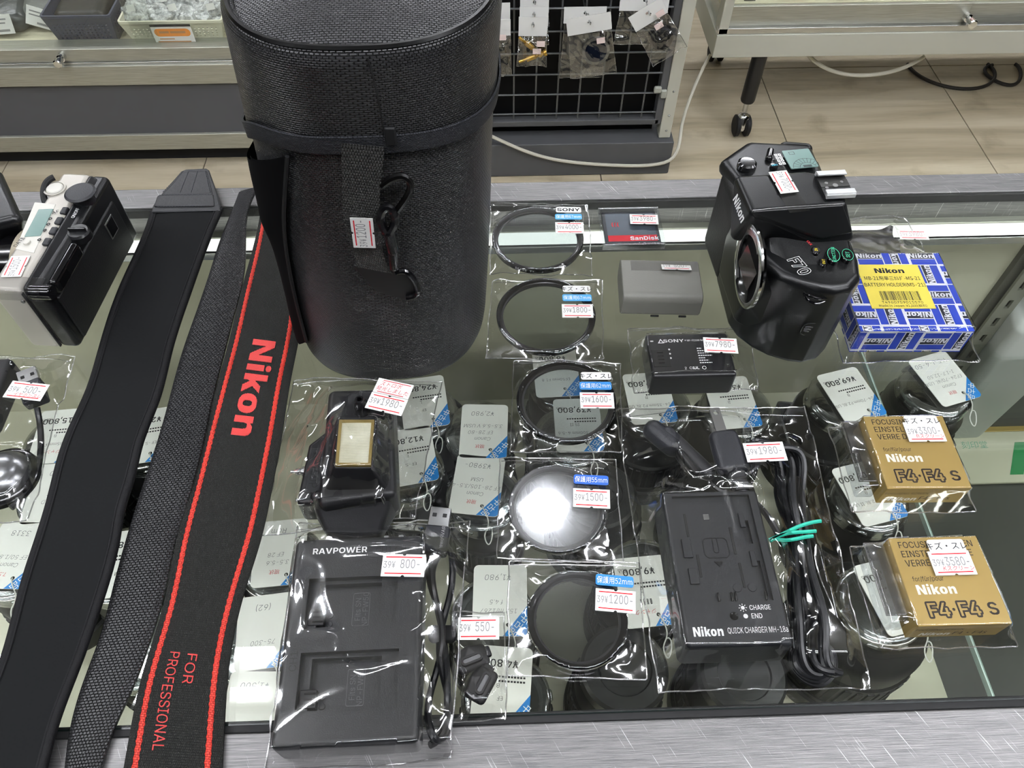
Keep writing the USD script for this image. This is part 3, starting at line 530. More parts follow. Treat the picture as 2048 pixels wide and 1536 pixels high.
# ================================================================ goods lying on the glass
def ad(p, q, z): return at(*q, z)-at(*p, z)
TAPE = pane('clear_tape', .10, .10, (240, 240, 240))
def price(t, o, xd, yd, s, note=None, w=22., h=12.6, pre='39¥', top=None, notch=True, ink=None):
    """A white price sticker with two red rules and grey stamped figures; o is its centre in world millimetres."""
    P = lambda m: place(m, o, xd, yd)
    g = sbox(-w/2, -h/2, w/2, h/2)
    if notch: g = g.difference(Point(0, h/2).buffer(.9)).difference(Point(0, -h/2).buffer(.9))
    c = t.add('price_label', P(ext(g, 0, .25)), WHITE, world=True, label='white price label with red rules')
    for y in (h/2-1.7, -h/2+1.7): t.add('red_rule', P(flat(sbox(-w*.42, y-.32, w*.42, y+.32), .32)), RED, parent=c, world=True)
    k = w/22; n = affinity.translate(glyph(s, 5.0, weight=430, fit=(2.8*len(s.strip())-1.4)*k), 3.4*k, .9); p = affinity.translate(glyph(pre, 3.8, weight=430, fit=6.0*k), -7.2*k, .3); n = affinity.translate(n, p.bounds[2]+.8*k+(1.8*k if s[0] == ' ' else 0)-n.bounds[0], 0)
    t.add('stamped_price', P(flat(union_all([n, p]), .33)), ink or GREY, parent=c, world=True)
    if note: t.add('pen_note', P(flat(glyph(note, 2.3, 'cjk', slant=.15), .34).apply_translation([2.5, -3.1, 0])), REDPEN, parent=c, world=True)
    return c
def sticker(t, o, xd, yd, s, w, h, paper, ink, th, kind='cjk', r=1.4, **k):
    c = t.add('sticker', place(ext(rrect(w, h, r), 0, .25), o, xd, yd), paper, world=True)
    t.add('sticker_print', place(flat(glyph(s, th, kind, **k), .33), o, xd, yd), ink, parent=c, world=True)
def film(t, quad, obs, n=72, amp=1.0, seed=0, edge=.8, mt=None, name='film', seams=True, iters=500, far=None, loose=.012, coarse=1.):
    """A sheet of clear film laid over goods: tight where it is held up, wrinkled where it hangs slack. Returns its height as a function of x, y."""
    q = np.asarray(quad, float)[:, :2]; u, v = np.meshgrid(np.linspace(0, 1, n), np.linspace(0, 1, n))
    XY = ((1-u)*(1-v))[..., None]*q[0]+(u*(1-v))[..., None]*q[1]+(u*v)[..., None]*q[2]+((1-u)*v)[..., None]*q[3]
    N = lambda s, k: meshkit.noise(np.stack([XY[..., 0]/s+seed*7.3, XY[..., 1]/s, np.full(u.shape, k+seed*3.1)], -1))
    bow = np.minimum.reduce([u, 1-u, v, 1-v]); wob = np.clip(1-bow*14, 0, 1)
    XY = XY+(wob*1.6)[..., None]*np.stack([N(9, 1)-.5, N(9, 2)-.5], -1)
    H = obs(XY[..., 0], XY[..., 1]); b = (bow < 1e-9); zb = edge+np.clip((N(14, 3)-.45)*5*amp, 0, 3)
    z = np.maximum(H+.5, zb)
    for _ in range(iters):
        s = (np.roll(z, 1, 0)+np.roll(z, -1, 0)+np.roll(z, 1, 1)+np.roll(z, -1, 1))/4
        z = np.maximum(np.where(b, zb, s), H+.5)
    slack = np.clip((z-H-.5)/2.5, 0, 1)*np.clip(bow*9, 0, 1)
    from scipy.interpolate import LinearNDInterpolator
    rng = np.random.default_rng(100+seed); lo, hi = q.min(0)-12, q.max(0)+12; k1 = 1.0
    def facets(step, h):
        """Flat facets meeting in creases, as crumpled film has."""
        m_ = int(np.prod((hi-lo)/step)); p_ = rng.uniform(lo, hi, (m_, 2)); p_ = np.vstack([p_, [lo, hi, (lo[0], hi[1]), (hi[0], lo[1])]])
        return LinearNDInterpolator(p_, rng.uniform(-h, h, len(p_)))(XY)
    from scipy.ndimage import gaussian_filter as G_
    pitch = np.linalg.norm(XY[0, -1]-XY[0, 0])/(n-1)
    w = G_(facets(19*coarse, 2.9*coarse), 1.7*coarse/pitch)+G_(facets(8*coarse, .8), 1.0*coarse/pitch)+1.6*(1-np.abs(2*N(21, 4)-1))**4-.5
    z = z+amp*(slack*.62*w+(1-slack)*np.clip(bow*9, 0, 1)*loose*np.maximum(w, 0)); z = np.maximum(z, np.minimum(H+.3, z+9)); z = np.maximum(z, .3)
    P = np.concatenate([XY, z[..., None]], -1); v_, f_ = grid(P)
    nn = np.cross(v_[f_[0, 1]]-v_[f_[0, 0]], v_[f_[0, 2]]-v_[f_[0, 0]])
    if nn[2] < 0: f_ = f_[:, ::-1]
    t.add(name, (v_, f_), mt or FILM, world=True, smooth=True)
    if seams:
        e = np.vstack([P[0], P[1:, -1], P[-1, -2::-1], P[-2::-1, 0]])
        t.add('seam', tube(e[::2], .42, 5, caps=False), SEAM, world=True)
        k = max(2, int(n*.045)) if far is None else far; t.add('seam', tube(P[-1-k, 1:-1:2]+[0, 0, .25], .25, 5), SEAM, world=True)
    from scipy.interpolate import NearestNDInterpolator
    it = NearestNDInterpolator(XY.reshape(-1, 2), z.ravel()); return lambda x, y: float(it(x, y))
def on(hz, px, py, w=22., h=12.):
    """The point of a film under a pixel, lifted clear of the film within w by h mm."""
    z = 8.
    for _ in range(4):
        p = at(px, py, z); z = .4+max(hz(p[0]+a, p[1]+b) for a in np.linspace(-w/2, w/2, 6) for b in np.linspace(-h/2, h/2, 4))
    return at(px, py, z)
disc = lambda cx, cy, r, h: lambda X, Y: np.where((X-cx)**2+(Y-cy)**2 < r*r, h, 0.)
def blocks(*bs):
    """Obstacles: (x0, x1, y0, y1, height) boxes."""
    def f(X, Y):
        H = np.zeros_like(X)
        for x0, x1, y0, y1, h in bs: H = np.maximum(H, np.where((X > x0) & (X < x1) & (Y > y0) & (Y < y1), h, 0.))
        return H
    return f
px4 = lambda *q: [at(*p, 0)[:2] for p in q]
# ---------------------------------------------------------------- five filters in bags
LIGHTBLUE = M('light_blue_sticker', '#4aa3dc', .5); MIDBLUE = M('mid_blue_sticker', '#2e86d0', .5); DEEPBLUE = M('deep_blue_sticker', '#2b62c0', .5)
def filters():
    data = [('67 mm filter ring in the rearmost bag, marked 4000', 35.2, 442.8, 35.2, ((980, 552), (1184, 555), (1176, 412), (980, 410)), 'SONY', '保護用67mm', LIGHTBLUE, '4000-', (1137, 420), (1137, 434), (1139, 456), -2),
            ('67 mm filter ring in the second bag from the rear, marked 1800', 37, 364.2, 35.2, ((971, 720), (1206, 724), (1204, 561), (985, 565)), 'キズ・スレ', '保護用67mm', LIGHTBLUE, '1800-', (1153, 578), (1154, 596), (1155, 622), -2),
            ('62 mm filter ring in the middle bag, marked 1600', 45.9, 289.4, 32.5, ((1020, 906), (1244, 905), (1241, 728), (1027, 722)), 'キズ・スレ', '保護用62mm', MIDBLUE, '1600-', (1192, 752), (1191, 772), (1194, 801), -2),
            ('55 mm filter ring in the bag with the bright lamp glow', 34.7, 212, 29, ((994, 1117), (1245, 1127), (1232, 921), (1000, 917)), None, '保護用55mm', DEEPBLUE, '1500-', None, (1182, 960), (1183, 997), -5),
            ('52 mm filter ring in the front bag, marked 1200', 41.4, 144.9, 27.2, ((1015, 1352), (1294, 1362), (1277, 1128), (1019, 1123)), None, '保護用52mm', MIDBLUE, '1200-', None, (1229, 1162), (1231, 1202), -7)]
    glow = mat('soft_filter_glass', {'t': ('transparent_bsdf', {'color': (.93, .95, .97)}), 'g': ('glossy_bsdf', {'roughness': .09}), 'm': ('mix_closure', {'fac': .075})}, [('t.BSDF', 'm.closure1'), ('g.BSDF', 'm.closure2')], surface='m.closure')
    for i, (lab, cx, cy, R, q, white, blue, bm, pr, wp, bp, pp, ang) in enumerate(data):
        f = Thing('lens_filter', 'black '+lab, 'filter', (cx, cy, .6))
        f.add('ring', lathe([(R-3.5, 0), (R-.9, 0), (R-.9, 1.9), (R, 2), (R, 4.9), (R-.3, 5.2), (R-2.2, 5.2), (R-2.4, 3.6), (R-3.5, 3.4), (R-3.5, 0)], 96), GLOSS, smooth=25)
        f.add('inner_ring', lathe([(R-4.7, 1.1), (R-3.4, 1.1), (R-3.4, 2.9), (R-4.7, 2.9), (R-4.7, 1.1)], 96), BLACK)
        f.add('glass', lathe([(0, 1.3), (R-3.6, 1.3), (R-3.6, 2.6), (0, 2.6)], 64), glow if i in (3, 4) else LENSGLASS)
        if i in (0, 2):
            a0 = -2.1 if i == 0 else -1.25; k = 'ZEISS T*' if i == 0 else 'Kenko'
            for j, ch in enumerate(k):
                a = a0+j*.055; 
                if ch != ' ': f.add('ring_letter', place(flat(glyph(ch, 1.7, weight=600), .08), (R*math.cos(a)*1.001, R*math.sin(a)*1.001, 3.4), (-math.sin(a), math.cos(a), 0), (0, 0, 1)), WHITE_PRINT)
        t = Thing('clear_bag', 'clear square bag around a filter ring, '+('rearmost of the five, with a maker sticker', 'second from the rear of the five', 'the middle one of the five', 'the one with the lamp glow', 'frontmost of the five')[i], 'bag', (*np.mean(px4(*q), 0), .3))
        z = film(t, px4(*q), disc(cx, cy, R, 5.6), 76, 1.3, i+1, mt=FILM)
        d = math.radians(ang); xd, yd = np.array([math.cos(d), math.sin(d), 0]), np.array([-math.sin(d), math.cos(d), 0])
        lift = 7.4
        price(t, on(z, *pp), xd, yd, pr)
        sticker(t, on(z, *bp, 21, 6)+[0, 0, .15], xd, yd, blue, 21, 6.4, bm, WHITE_PRINT, 3.2, fit=19.6)
        if white: sticker(t, on(z, *wp, 20, 6), xd, yd, white, 20, 6.2, WHITE, BLACK_PRINT, 3.4 if white != 'SONY' else 3.4, kind='cjk' if white != 'SONY' else 'sans', sx=1 if white != 'SONY' else 1.35, **({'weight': 700} if white == 'SONY' else {}))
filters()
# ---------------------------------------------------------------- memory card, batteries
def small_goods():
    xd, yd = np.array([1., 0, 0]), np.array([0, 1., 0])
    t = Thing('memory_card', 'dark red and black memory card in a clear case at the rear of the glass', 'memory card', (108.5, 453, .2))
    t.add('card_body', cham(rrect(42.8, 36.4, 1), 1, 4.3, .3), M('card_black', '#1d1f24', .4)); t.add('card_face', flat(rrect(38, 32, 1.2), 4.4), M('card_face', '#4c5660', .3, noise=(40, '#39424b')))
    t.add('red_band', flat(sbox(-19, -15.6, 19, -9), 4.46), RED); t.add('card_print', flat(sh(glyph('SanDisk', 4.0, weight=800), 9, -12.4), 4.52), WHITE_PRINT)
    t.add('card_print', flat(sh(glyph('(((', 4, weight=700), -12, 3), 4.52), RED)
    t.add('clear_case', rb(-24.2, 24.2, -20.4, 20.4, 0, 6.6, 1.4, 10), CLEAR)
    t.add('case_hinge', rb(-24, 24, 18.6, 20.6, 0, 7.2, .8, 8), SEAM); t.add('case_lip', rb(-24, 24, -21, -20, .5, 6.2, .4, 6), SEAM)
    price(t, at(1288, 439, 7.2), (1, -.06, 0), yd, '3980-', w=22, h=11)
    g = M('battery_grey', '#77766f', .45, bump=(900, .15)); t = Thing('camera_battery', 'grey rounded rechargeable battery lying bare on the glass', 'battery', (119.5, 383, 0), rz=-.06)
    s = rrect(40, 21, 6, 0, 10.5); b = m3.Manifold.hull_points(np.vstack([np.column_stack([np.full(len(c), x), c]) for x, c in ((-28, np.array(s.buffer(-.6).exterior.coords)), (-27.4, np.array(s.exterior.coords)), (27.4, np.array(s.exterior.coords)), (28, np.array(s.buffer(-.6).exterior.coords)))]))
    for x0 in (-8, 12): b -= m3.Manifold.cube([9, 4, 3]).translate([x0, -21, -.5])
    b -= m3.Manifold.cube([3, 3, 4]).translate([-16, -21, -.5]); t.add('battery_case', b, g, smooth=40)
    t.add('label_seam', rb(-27, 27, 15.5, 16, 20.3, 20.75, .1, 6), g); t.add('contact_door', [rb(-6.5, -.5, -20.2, -19, 1, 2.2, .3, 6), rb(13.5, 19, -20.2, -19, 1, 2.2, .3, 6)], BLACK)
    t.add('clear_tape', place(flat(sbox(-24, -5, 24, 5), .05), (3, 11, 21), xd, yd), TAPE); price(t, at(1352, 533, 21.4), (1, -.08, 0), (0, .92, -.3), ' 500-', w=21, h=10.6)
    t = Thing('camera_battery', 'black rechargeable battery printed with small white text, inside the clear bag', 'battery', (128.5, 313, 0)); zt = 21.
    t.add('battery_case', rb(-27.5, 27.5, -18, 18, 0, zt, 2.2, 12), BLACK); t.add('contact_plate', rb(-25.5, -14, -10, 4, zt-.4, zt+.3, .2, 6), RUBBER)
    for k in range(4): t.add('contact_slot', rb(-22, -18, -7.6+k*2.9, -6.6+k*2.9, zt+.2, zt+.6, .2, 6), GLOSS)
    z = zt+.06; small = [sbox(-12+(k % 3), 4.2-k*2.0, 8+(k*37 % 7), 5.0-k*2.0) for k in range(7)]+[sbox(-8+k*3.1, 7.2, -6+k*3.1, 7.8) for k in range(8)]
    rng = random.Random(3); gaps = union_all([sbox(-14+rng.uniform(0, 30), -12, -13.6+rng.uniform(0, 30)*0, 9) for _ in range(3)]+[sbox(x, -12, x+.35, 6) for x in np.arange(-12, 18, 1.5)])
    t.add('battery_print', flat(union_all(small[:7]).difference(gaps), z), WHITE_PRINT); t.add('battery_print', flat(union_all([sh(glyph('SONY', 2.6, weight=700, sx=1.35), -9.5, 11.5), sh(glyph('® NP-FZ100 BATTERY PACK', 1.5, weight=600, sx=.8), 9.5, 11.5), sh(Polygon([(-2.2, -1.6), (2.2, -1.6), (0, 2.2)]).difference(Polygon([(-1.1, -1), (1.1, -1), (0, 1)])), -18, 11.2)]), z), WHITE_PRINT)
    t.add('battery_print', flat(union_all([Point(-13.5, 4.2-k*3.6).buffer(.7) for k in range(3)]+[sbox(-25, 11, -23, 12)]+[sh(glyph('UL', 2.2, weight=800), 2, -11.5), sh(Point(0, 0).buffer(1.4).difference(Point(0, 0).buffer(1)), 7, -11.5), sh(glyph('2  CE', 2, weight=500), -2.5, -11.5)]), z), WHITE_PRINT)
    t = Thing('clear_bag', 'clear bag holding the black printed battery, front edge curled up', 'bag', (135, 325, .2))
    hz = film(t, px4((1268, 786), (1516, 780), (1494, 660), (1254, 660)), blocks((101, 156, 295, 331, zt+.6)), 80, 1.1, 9, mt=FILM2, loose=.1)
    price(t, on(hz, 1441, 691), (1, -.09, 0), yd, '7980-')
small_goods()
# ---------------------------------------------------------------- boxes in bags
def nikon_pattern(w, d, p=19.0, ox=0, oy=0):
    """The woven block print: three bars to a block, the middle one black with the maker's word; returns blue, black and white shapes clipped to w x d."""
    blue, blk, wht = [], [], []; clip = sbox(0, 0, w, d); word = glyph('Nikon', p*.24, weight=900, slant=.12); g = .9
    for i in range(-1, int(w/p)+2):
        for j in range(-1, int(d/p)+2):
            x, y = i*p+ox, j*p+oy; hor = (i+j) % 2 == 0; bars = []
            for k in range(3):
                a, b = k*(p-g)/3+g/2, (k+1)*(p-g)/3-g/4
                bars.append(sbox(g, a, p-g/2, b) if hor else sbox(a, g, b, p-g/2))
            wd = affinity.translate(affinity.rotate(word, (0 if j % 2 else 180) if hor else (90 if i % 2 else -90), origin=(0, 0)), p/2, p/2)
            blue += [affinity.translate(q, x, y) for q in (bars[0], bars[2])]; blk.append(affinity.translate(bars[1].difference(wd), x, y)); wht.append(0)
    return union_all(blue).intersection(clip), union_all(blk).intersection(clip)
def boxes():
    x0, x1, y0, y1, h = 245.5, 322., 328., 402., 22.
    t = Thing('product_box', 'blue and white patterned cardboard box with a yellow barcode label', 'box', (x0, y0, .3), rz=-.03); w, d = x1-x0, y1-y0
    t.add('carton', rb(0, w, 0, d, 0, h, .8, 8), M('white_card', '#e6e7ea', .35)); bl = M('royal_blue_print', '#1f3fb4', .35); bk = M('navy_black_print', '#141826', .35)
    for o, xd, yd, W_, D_, ox, oy in (((0, 0, h+.05), (1, 0, 0), (0, 1, 0), w, d, -4, 5), ((0, -.05, 0), (1, 0, 0), (0, 0, 1), w, h, 6, 2), ((-.05, d, 0), (0, -1, 0), (0, 0, 1), d, h, 3, 2), ((w+.05, 0, 0), (0, 1, 0), (0, 0, 1), d, h, 3, 2)):
        a, b = nikon_pattern(W_, D_, 19, ox, oy); t.add('blue_print', place(flat(a, .03), o, xd, yd), bl); t.add('black_print', place(flat(b, .04), o, xd, yd), bk)
    lab = t.add('yellow_label', ext(sbox(13, 20, 57, 62), h+.1, h+.4), M('yellow_label', '#f2df5a', .5), label='yellow printed label'); z = h+.5
    rng = random.Random(8); bars = []; x = 22.
    while x < 50: wd = rng.choice([.25, .4, .7]); bars.append(sbox(x, 27.5, x+wd, 36)); x += wd+rng.choice([.3, .45, .7])
    t.add('label_print', flat(union_all(bars+[sh(glyph('Nikon', 4.6, weight=900, sx=1.15), 35, 56), sh(glyph('MB-21用単三ﾎﾙﾀﾞ-MS-21', 3.3, 'cjk', sx=.8), 35, 48.5), sh(glyph('BATTERY HOLDER(MS-21)', 3.2, weight=450, sx=.75), 35, 42), sh(glyph('T4960759015570', 2.3, weight=400, sx=1.0), 35.5, 25.6), sh(glyph('Made in Japan  ¥1,000(税別)', 2.0, 'cjk', sx=.95), 35, 22.3)]), z), BLACK_PRINT, parent=lab)
    b = Thing('clear_bag', 'large clear bag around the blue and white box', 'bag', (285, 370, .2)); quad = [(238, 318), (333, 316), (330, 462), (247, 462)]
    hz = film(b, quad, blocks((x0-1, x1+2, y0-1, y1, h+.6), (250, 310, 402, 440, 8)), 84, 1.2, 12, mt=FILM2, loose=.03); price(b, on(hz, 1826, 470), (1, -.06, 0), (0, 1, 0), '3980-', w=22, h=10, ink=M('pale_print', '#b9a9a6', .7))
    k = Thing('black_sheet', 'crumpled black plastic sheet tucked behind the blue and white box', 'plastic sheet', (280, 425, 1))
    u, v = np.meshgrid(np.linspace(0, 1, 36), np.linspace(0, 1, 30)); X = 250+(62-18*v*0)*u; Y = 403+44*v; Z = 2+6*np.sin(np.pi*np.clip(u, 0, 1))*np.sin(np.pi*v)*(meshkit.noise(np.stack([u*5, v*4, u*0], -1)))+5*(1-np.abs(2*meshkit.noise(np.stack([u*4+3, v*5+u*3, u*0+2], -1))-1))**3
    Zt = Z; P = np.stack([X, Y, Zt], -1); Pb = P.copy(); Pb[..., 2] -= .4; f1, f2 = grid(P), grid(Pb); k.add('sheet', trimesh.Trimesh(np.vstack([f1[0], f2[0]]), np.vstack([f1[1], f2[1][:, ::-1]+len(f1[0])]), process=False), M('black_sheet_plastic', '#171614', .3), world=True, smooth=True)
    gold = M('gold_card', '#c3a066', .35, .2, noise=(300, '#b8955b', .3)); brown = M('brown_print', '#21140b', .5); wht = M('cream_print', '#f3efe2', .5)
    def focus(label, x0, y0, rz, w, d, seed, lab1, pr, note, lp, wp):
        h = 18.; t = Thing('product_box', label, 'box', (x0, y0, .3), rz=rz)
        t.add('carton', rb(0, w, 0, d, 0, h, .5, 8), gold); z = h+.06; L = lambda s, hh, x, y, **k: affinity.translate(glyph(s, hh, anchor='l', **k), x, y)
        k = w/50.
        t.add('brown_lettering', flat(union_all([L('FOCUSING SCREEN', 3.7, 4, d-6.2, sx=.86, weight=480), L('EINSTELLSCHEIBE', 3.7, 4, d-11.6, sx=.86, weight=480), L('VERRE DE VISÉE', 3.7, 4.6, d-17, sx=.86, weight=480), L('for/für/pour', 2.6, 5.5, d-25.5, sx=.85)]).intersection(sbox(0, 0, w-2, d)), z), brown)
        t.add('white_lettering', flat(L('Nikon', 5.4, 5.5, d-33, weight=900, sx=1.0), z), wht)
        big = union_all([L('F4', 7.4, 7.5, 4.8, weight=550, outline=7, sx=.98), L('F4', 7.4, 24, 4.8, weight=550, outline=7, sx=.98), L('s', 9, 39.5, 5, weight=500), Point(21.8, 8.5).buffer(.8)]); t.add('brown_lettering', flat(affinity.scale(big, k, 1, origin=(0, 0)), z), brown)
        t.add('white_lettering', place(flat(sh(glyph('Nikon', 4.2, weight=900, slant=.15), 14, 5.5), .06), (0, 0, 0), (1, 0, 0), (0, 0, 1)), wht); t.add('brown_lettering', place(flat(union_all([sh(glyph('F4・F4s', 4.2, 'cjk', sx=.9), 33, 6), sh(glyph('FOCUSING SCREEN', 2.2, sx=.9), 14, 12)]), .06), (0, 0, 0), (1, 0, 0), (0, 0, 1)), brown)
        c = Thing('clear_case', 'clear plastic case beside the '+lab1+' gold box in the same bag', 'case', (x0-12, y0+4, .3), rz=rz); c.add('case_shell', rb(0, 10.8, 0, d-6, 0, 14, 1.2, 10), CLEAR); c.add('case_lip', rb(-.4, 11, 4, d-4, 12, 13.4, .4, 8), SEAM)
        b = Thing('clear_bag', f'clear bag around the {lab1} gold box, marked {pr.strip("-")}', 'bag', (x0+20, y0+20, .2)); co, si = math.cos(rz), math.sin(rz)
        R = lambda x, y: np.array([x0+co*x-si*y, y0+si*x+co*y]); inv = lambda X, Y: (co*(X-x0)+si*(Y-y0), -si*(X-x0)+co*(Y-y0))
        ob = lambda X, Y: np.maximum(blocks((-.5, w+.5, -.5, d+.5, h+.5), (-12.5, 0, 3, d-1, 14.6))(*inv(X, Y)), 0)
        hz = film(b, [R(-16, -6), R(w+9, -7), R(w+6, d+5), R(-15, d+3)], ob, 76, .9, seed, mt=FILM2, loose=.05)
        e = np.array([co, si, 0]); n_ = np.array([-si, co, 0])
        price(b, on(hz, *lp, 23, 14), e, n_, pr, note=note, w=23, h=14); sticker(b, on(hz, *wp, 20, 7)+[0, 0, .2], e, n_, 'キズ・スレ', 20.5, 7.6, WHITE, BLACK_PRINT, 3.5)
    focus('gold cardboard box with brown lettering, the upper of the two', 227.5, 211.5, -.02, 50, 51, 21, 'upper', '3300-', 'Bスクリーン', (1849, 864), (1842, 842))
    focus('gold cardboard box with brown lettering, the lower of the two', 218., 130.5, .0, 50, 50, 22, 'lower', '3580-', 'Kスクリーン', (1904, 1126), (1892, 1092))
boxes()
# ---------------------------------------------------------------- straps
def ribbon(rows, th, nu=9, nv=150, crown=0.0, tail=True):
    """A strap through (left px, left py, right px, right py, height) rows: points (nv, nu), their st in mm, and the unit normals."""
    A = np.array([at(r[0], r[1], r[4]) for r in rows]); B = np.array([at(r[2], r[3], r[4]) for r in rows])
    if tail:
        for Q in (A, B):
            pass
        dA, dB = (A[-1]-A[-2])/np.linalg.norm(A[-1]-A[-2]), (B[-1]-B[-2])/np.linalg.norm(B[-1]-B[-2])
        t1 = [(30, 0), (62, -3), (72, -40), (74, -90)]
        A = np.vstack([A]+[A[-1]+dA*s+[0, 0, z] for s, z in t1]); B = np.vstack([B]+[B[-1]+dB*s+[0, 0, z] for s, z in t1])
    A, B = spline(A, nv), spline(B, nv); u = np.linspace(0, 1, nu)[None, :, None]
    P = A[:, None]*(1-u)+B[:, None]*u; P[..., 2] += crown*np.sin(np.pi*u[..., 0])
    s = np.r_[0, np.cumsum(np.linalg.norm(np.diff((A+B)/2, axis=0), axis=1))]; wd = np.linalg.norm(A-B, axis=1)
    return P, np.stack([u[..., 0]*wd.mean()+0*s[:, None], s[:, None]+0*u[..., 0]], -1), s
def slab(P, UV, th):
    """A ribbon of points made th mm thick downwards."""
    nv, nu = P.shape[:2]; Q = P.copy(); Q[..., 2] -= th; v1, f1 = grid(P); v2, f2 = grid(Q); n = nv*nu
    up = np.cross(v1[f1[0, 1]]-v1[f1[0, 0]], v1[f1[0, 2]]-v1[f1[0, 0]])[2] > 0
    f1, f2 = (f1, f2[:, ::-1]) if up else (f1[:, ::-1], f2); F = [f1, f2+n]
    for col, flip in ((0, up), (nu-1, not up)):
        a = np.arange(nv-1)*nu+col; b = a+nu; q = np.stack([a, b, b+n, a+n], 1); q = q[:, ::-1] if flip else q; F += [q[:, [0, 1, 2]], q[:, [0, 2, 3]]]
    for row, flip in ((0, not up), (nv-1, up)):
        a = row*nu+np.arange(nu-1); b = a+1; q = np.stack([a, b, b+n, a+n], 1); q = q[:, ::-1] if flip else q; F += [q[:, [0, 1, 2]], q[:, [0, 2, 3]]]
    uv = UV.reshape(-1, 2); return (np.vstack([v1, v2]), np.vstack(F)), np.vstack([uv, uv])
def on_ribbon(P, UV, g, u0, s0, lift=.25):
    """Prints a flat shape on a strap: its x runs along the strap from s0, its y from u0 (mm from the left edge) to the right."""
    from scipy.interpolate import RegularGridInterpolator as RG
    m = flat(g); v = np.array(m.vertices); it = RG((UV[:, 0, 1], UV[0, :, 0]), P, bounds_error=False, fill_value=None)
    w = it(np.column_stack([s0+v[:, 0], u0+v[:, 1]])); w[:, 2] += lift
    return trimesh.Trimesh(w, m.faces[:, ::1], process=False)
def straps():
    cloth = M('neoprene', '#0f1011', .85, spec=.2, noise=(700, '#151617', .3), bump=(500, .25)); leather = M('black_leather', '#1c1d20', .42, bump=(420, .35)); edge = M('strap_binding', '#07070a', .7, spec=.3, bump=(900, .5))
    z = 7.
    r1 = [(304, 424, 441, 416, 9), (285, 480, 410, 488, 9), (240, 580, 375, 585, 8), (202, 695, 339, 695, 8), (172, 790, 312, 797, 8.5), (140, 860, 278, 887, 10), (120, 915, 262, 952, 9), (104, 978, 242, 1018, 8), (78, 1068, 232, 1075, 8), (46, 1168, 197, 1202, 8), (0, 1335, 152, 1330, 8), (-45, 1447, 108, 1447, 9), (-75, 1536, 84, 1536, 9)]
    P, UV, s = ribbon(r1, 5, 11, 170, .8); t = Thing('camera_strap', 'wide black padded strap with a stitched leather end, leftmost of the three', 'strap', (*P[60, 5, :2], 0)); m, uv = slab(P, UV, 5.); t.add('padding', m, cloth, world=True, uv=uv)
    for c, off in ((0, .6), (10, -.6)): t.add('edge_binding', tube(P[:, c]+[off, 0, -1.2], 2.7, 8), edge, world=True, smooth=True)
    for c in (1, 9):
        e = P[:, c]*.62+P[:, c-1 if c == 1 else c+1]*.38; t.add('stitched_edge', tube(e+[0, 0, .2], .75, 6), edge, world=True)
    out = [(302, 424), (306, 410), (322, 388), (362, 342), (372, 338), (412, 336), (418, 340), (434, 385), (440, 412), (440, 420)]; zt = 11.
    g = Polygon([tuple(at(*q, zt)[:2]) for q in out]); tab = t.add('leather_end', m3.Manifold.hull_points(np.vstack([np.column_stack([np.array(gg.exterior.coords), np.full(len(gg.exterior.coords), zz)]) for gg, zz in ((g, zt-3), (g, zt-.6), (g.buffer(-.8), zt))])), leather, world=True)
    t.add('leather_bar', hull([(*at(*q, zt)[:2], zt-.6, 1.6) for q in ((318, 394), (424, 392), (426, 411), (312, 412))]), leather, parent=tab, world=True); t.add('leather_panel', hull([(*at(*q, zt)[:2], zt-.9, 1.5) for q in ((330, 388), (369, 346), (412, 344), (422, 386))]), leather, parent=tab, world=True)
    st = []
    for a, b in (((326, 386), (368, 343)), ((361, 386), (378, 343)), ((383, 386), (396, 343)), ((421, 386), (411, 342)), ((318, 392), (424, 390)), ((314, 415), (424, 413))):
        A, B = at(*a, zt), at(*b, zt); n = int(np.linalg.norm(A-B)/2.2)
        for k in range(n): st.append(tube([A+(B-A)*(k+.15)/n+[0, 0, .75], A+(B-A)*(k+.75)/n+[0, 0, .75]], .28, 5))
    t.add('stitching', st, M('grey_thread', '#3d3f45', .7), parent=tab, world=True, kind='stuff')
    web = weave('grey_webbing', '#141415', '#262628', '#030303', 1.7, 1.5, .42, 1.0, .26)
    r2 = [(478, 384, 516, 374, 9), (462, 425, 498, 412, 6), (440, 480, 491, 472, 4), (420, 542, 487, 548, 4), (390, 630, 467, 630, 4), (364, 705, 449, 700, 4), (345, 772, 430, 772, 4.5), (327, 840, 412, 855, 5), (300, 927, 387, 957, 5), (275, 1002, 365, 1030, 4), (255, 1068, 350, 1080, 4), (229, 1162, 328, 1184, 4), (198, 1277, 297, 1286, 4), (164, 1370, 266, 1370, 4), (136, 1478, 218, 1480, 4), (129, 1536, 201, 1536, 4)]
    P, UV, s = ribbon(r2, 3, 9, 150, .7); t = Thing('camera_strap', 'narrow black webbing strap in the middle of the three', 'strap', (*P[60, 4, :2], 0)); m, uv = slab(P, UV, 2.2); t.add('webbing', m, web, world=True, uv=uv)
    knit = weave('black_knit', '#0c0d0a', '#171812', '#020202', 1.0, 1.2, .8, .7, .22)
    r3 = [(521, 420, 592, 440, 5), (502, 510, 600, 520, 3.5), (482, 582, 604, 590, 3.5), (458, 680, 597, 672, 3.5), (432, 775, 578, 770, 3.5), (410, 855, 564, 860, 3.5), (375, 990, 540, 990, 3.5), (356, 1062, 523, 1068, 3.5), (325, 1215, 484, 1195, 3.5), (279, 1370, 455, 1345, 3.5), (260, 1463, 447, 1463, 3.5), (247, 1536, 443, 1536, 3.5)]
    P, UV, s = ribbon(r3, 2, 13, 170, .5); wd = UV[0, -1, 0]; t = Thing('camera_strap', 'wide black knitted strap with red edge stripes and red embroidered lettering', 'strap', (*P[60, 6, :2], 0)); m, uv = slab(P, UV, 2.0); t.add('knit_band', m, knit, world=True, uv=uv)
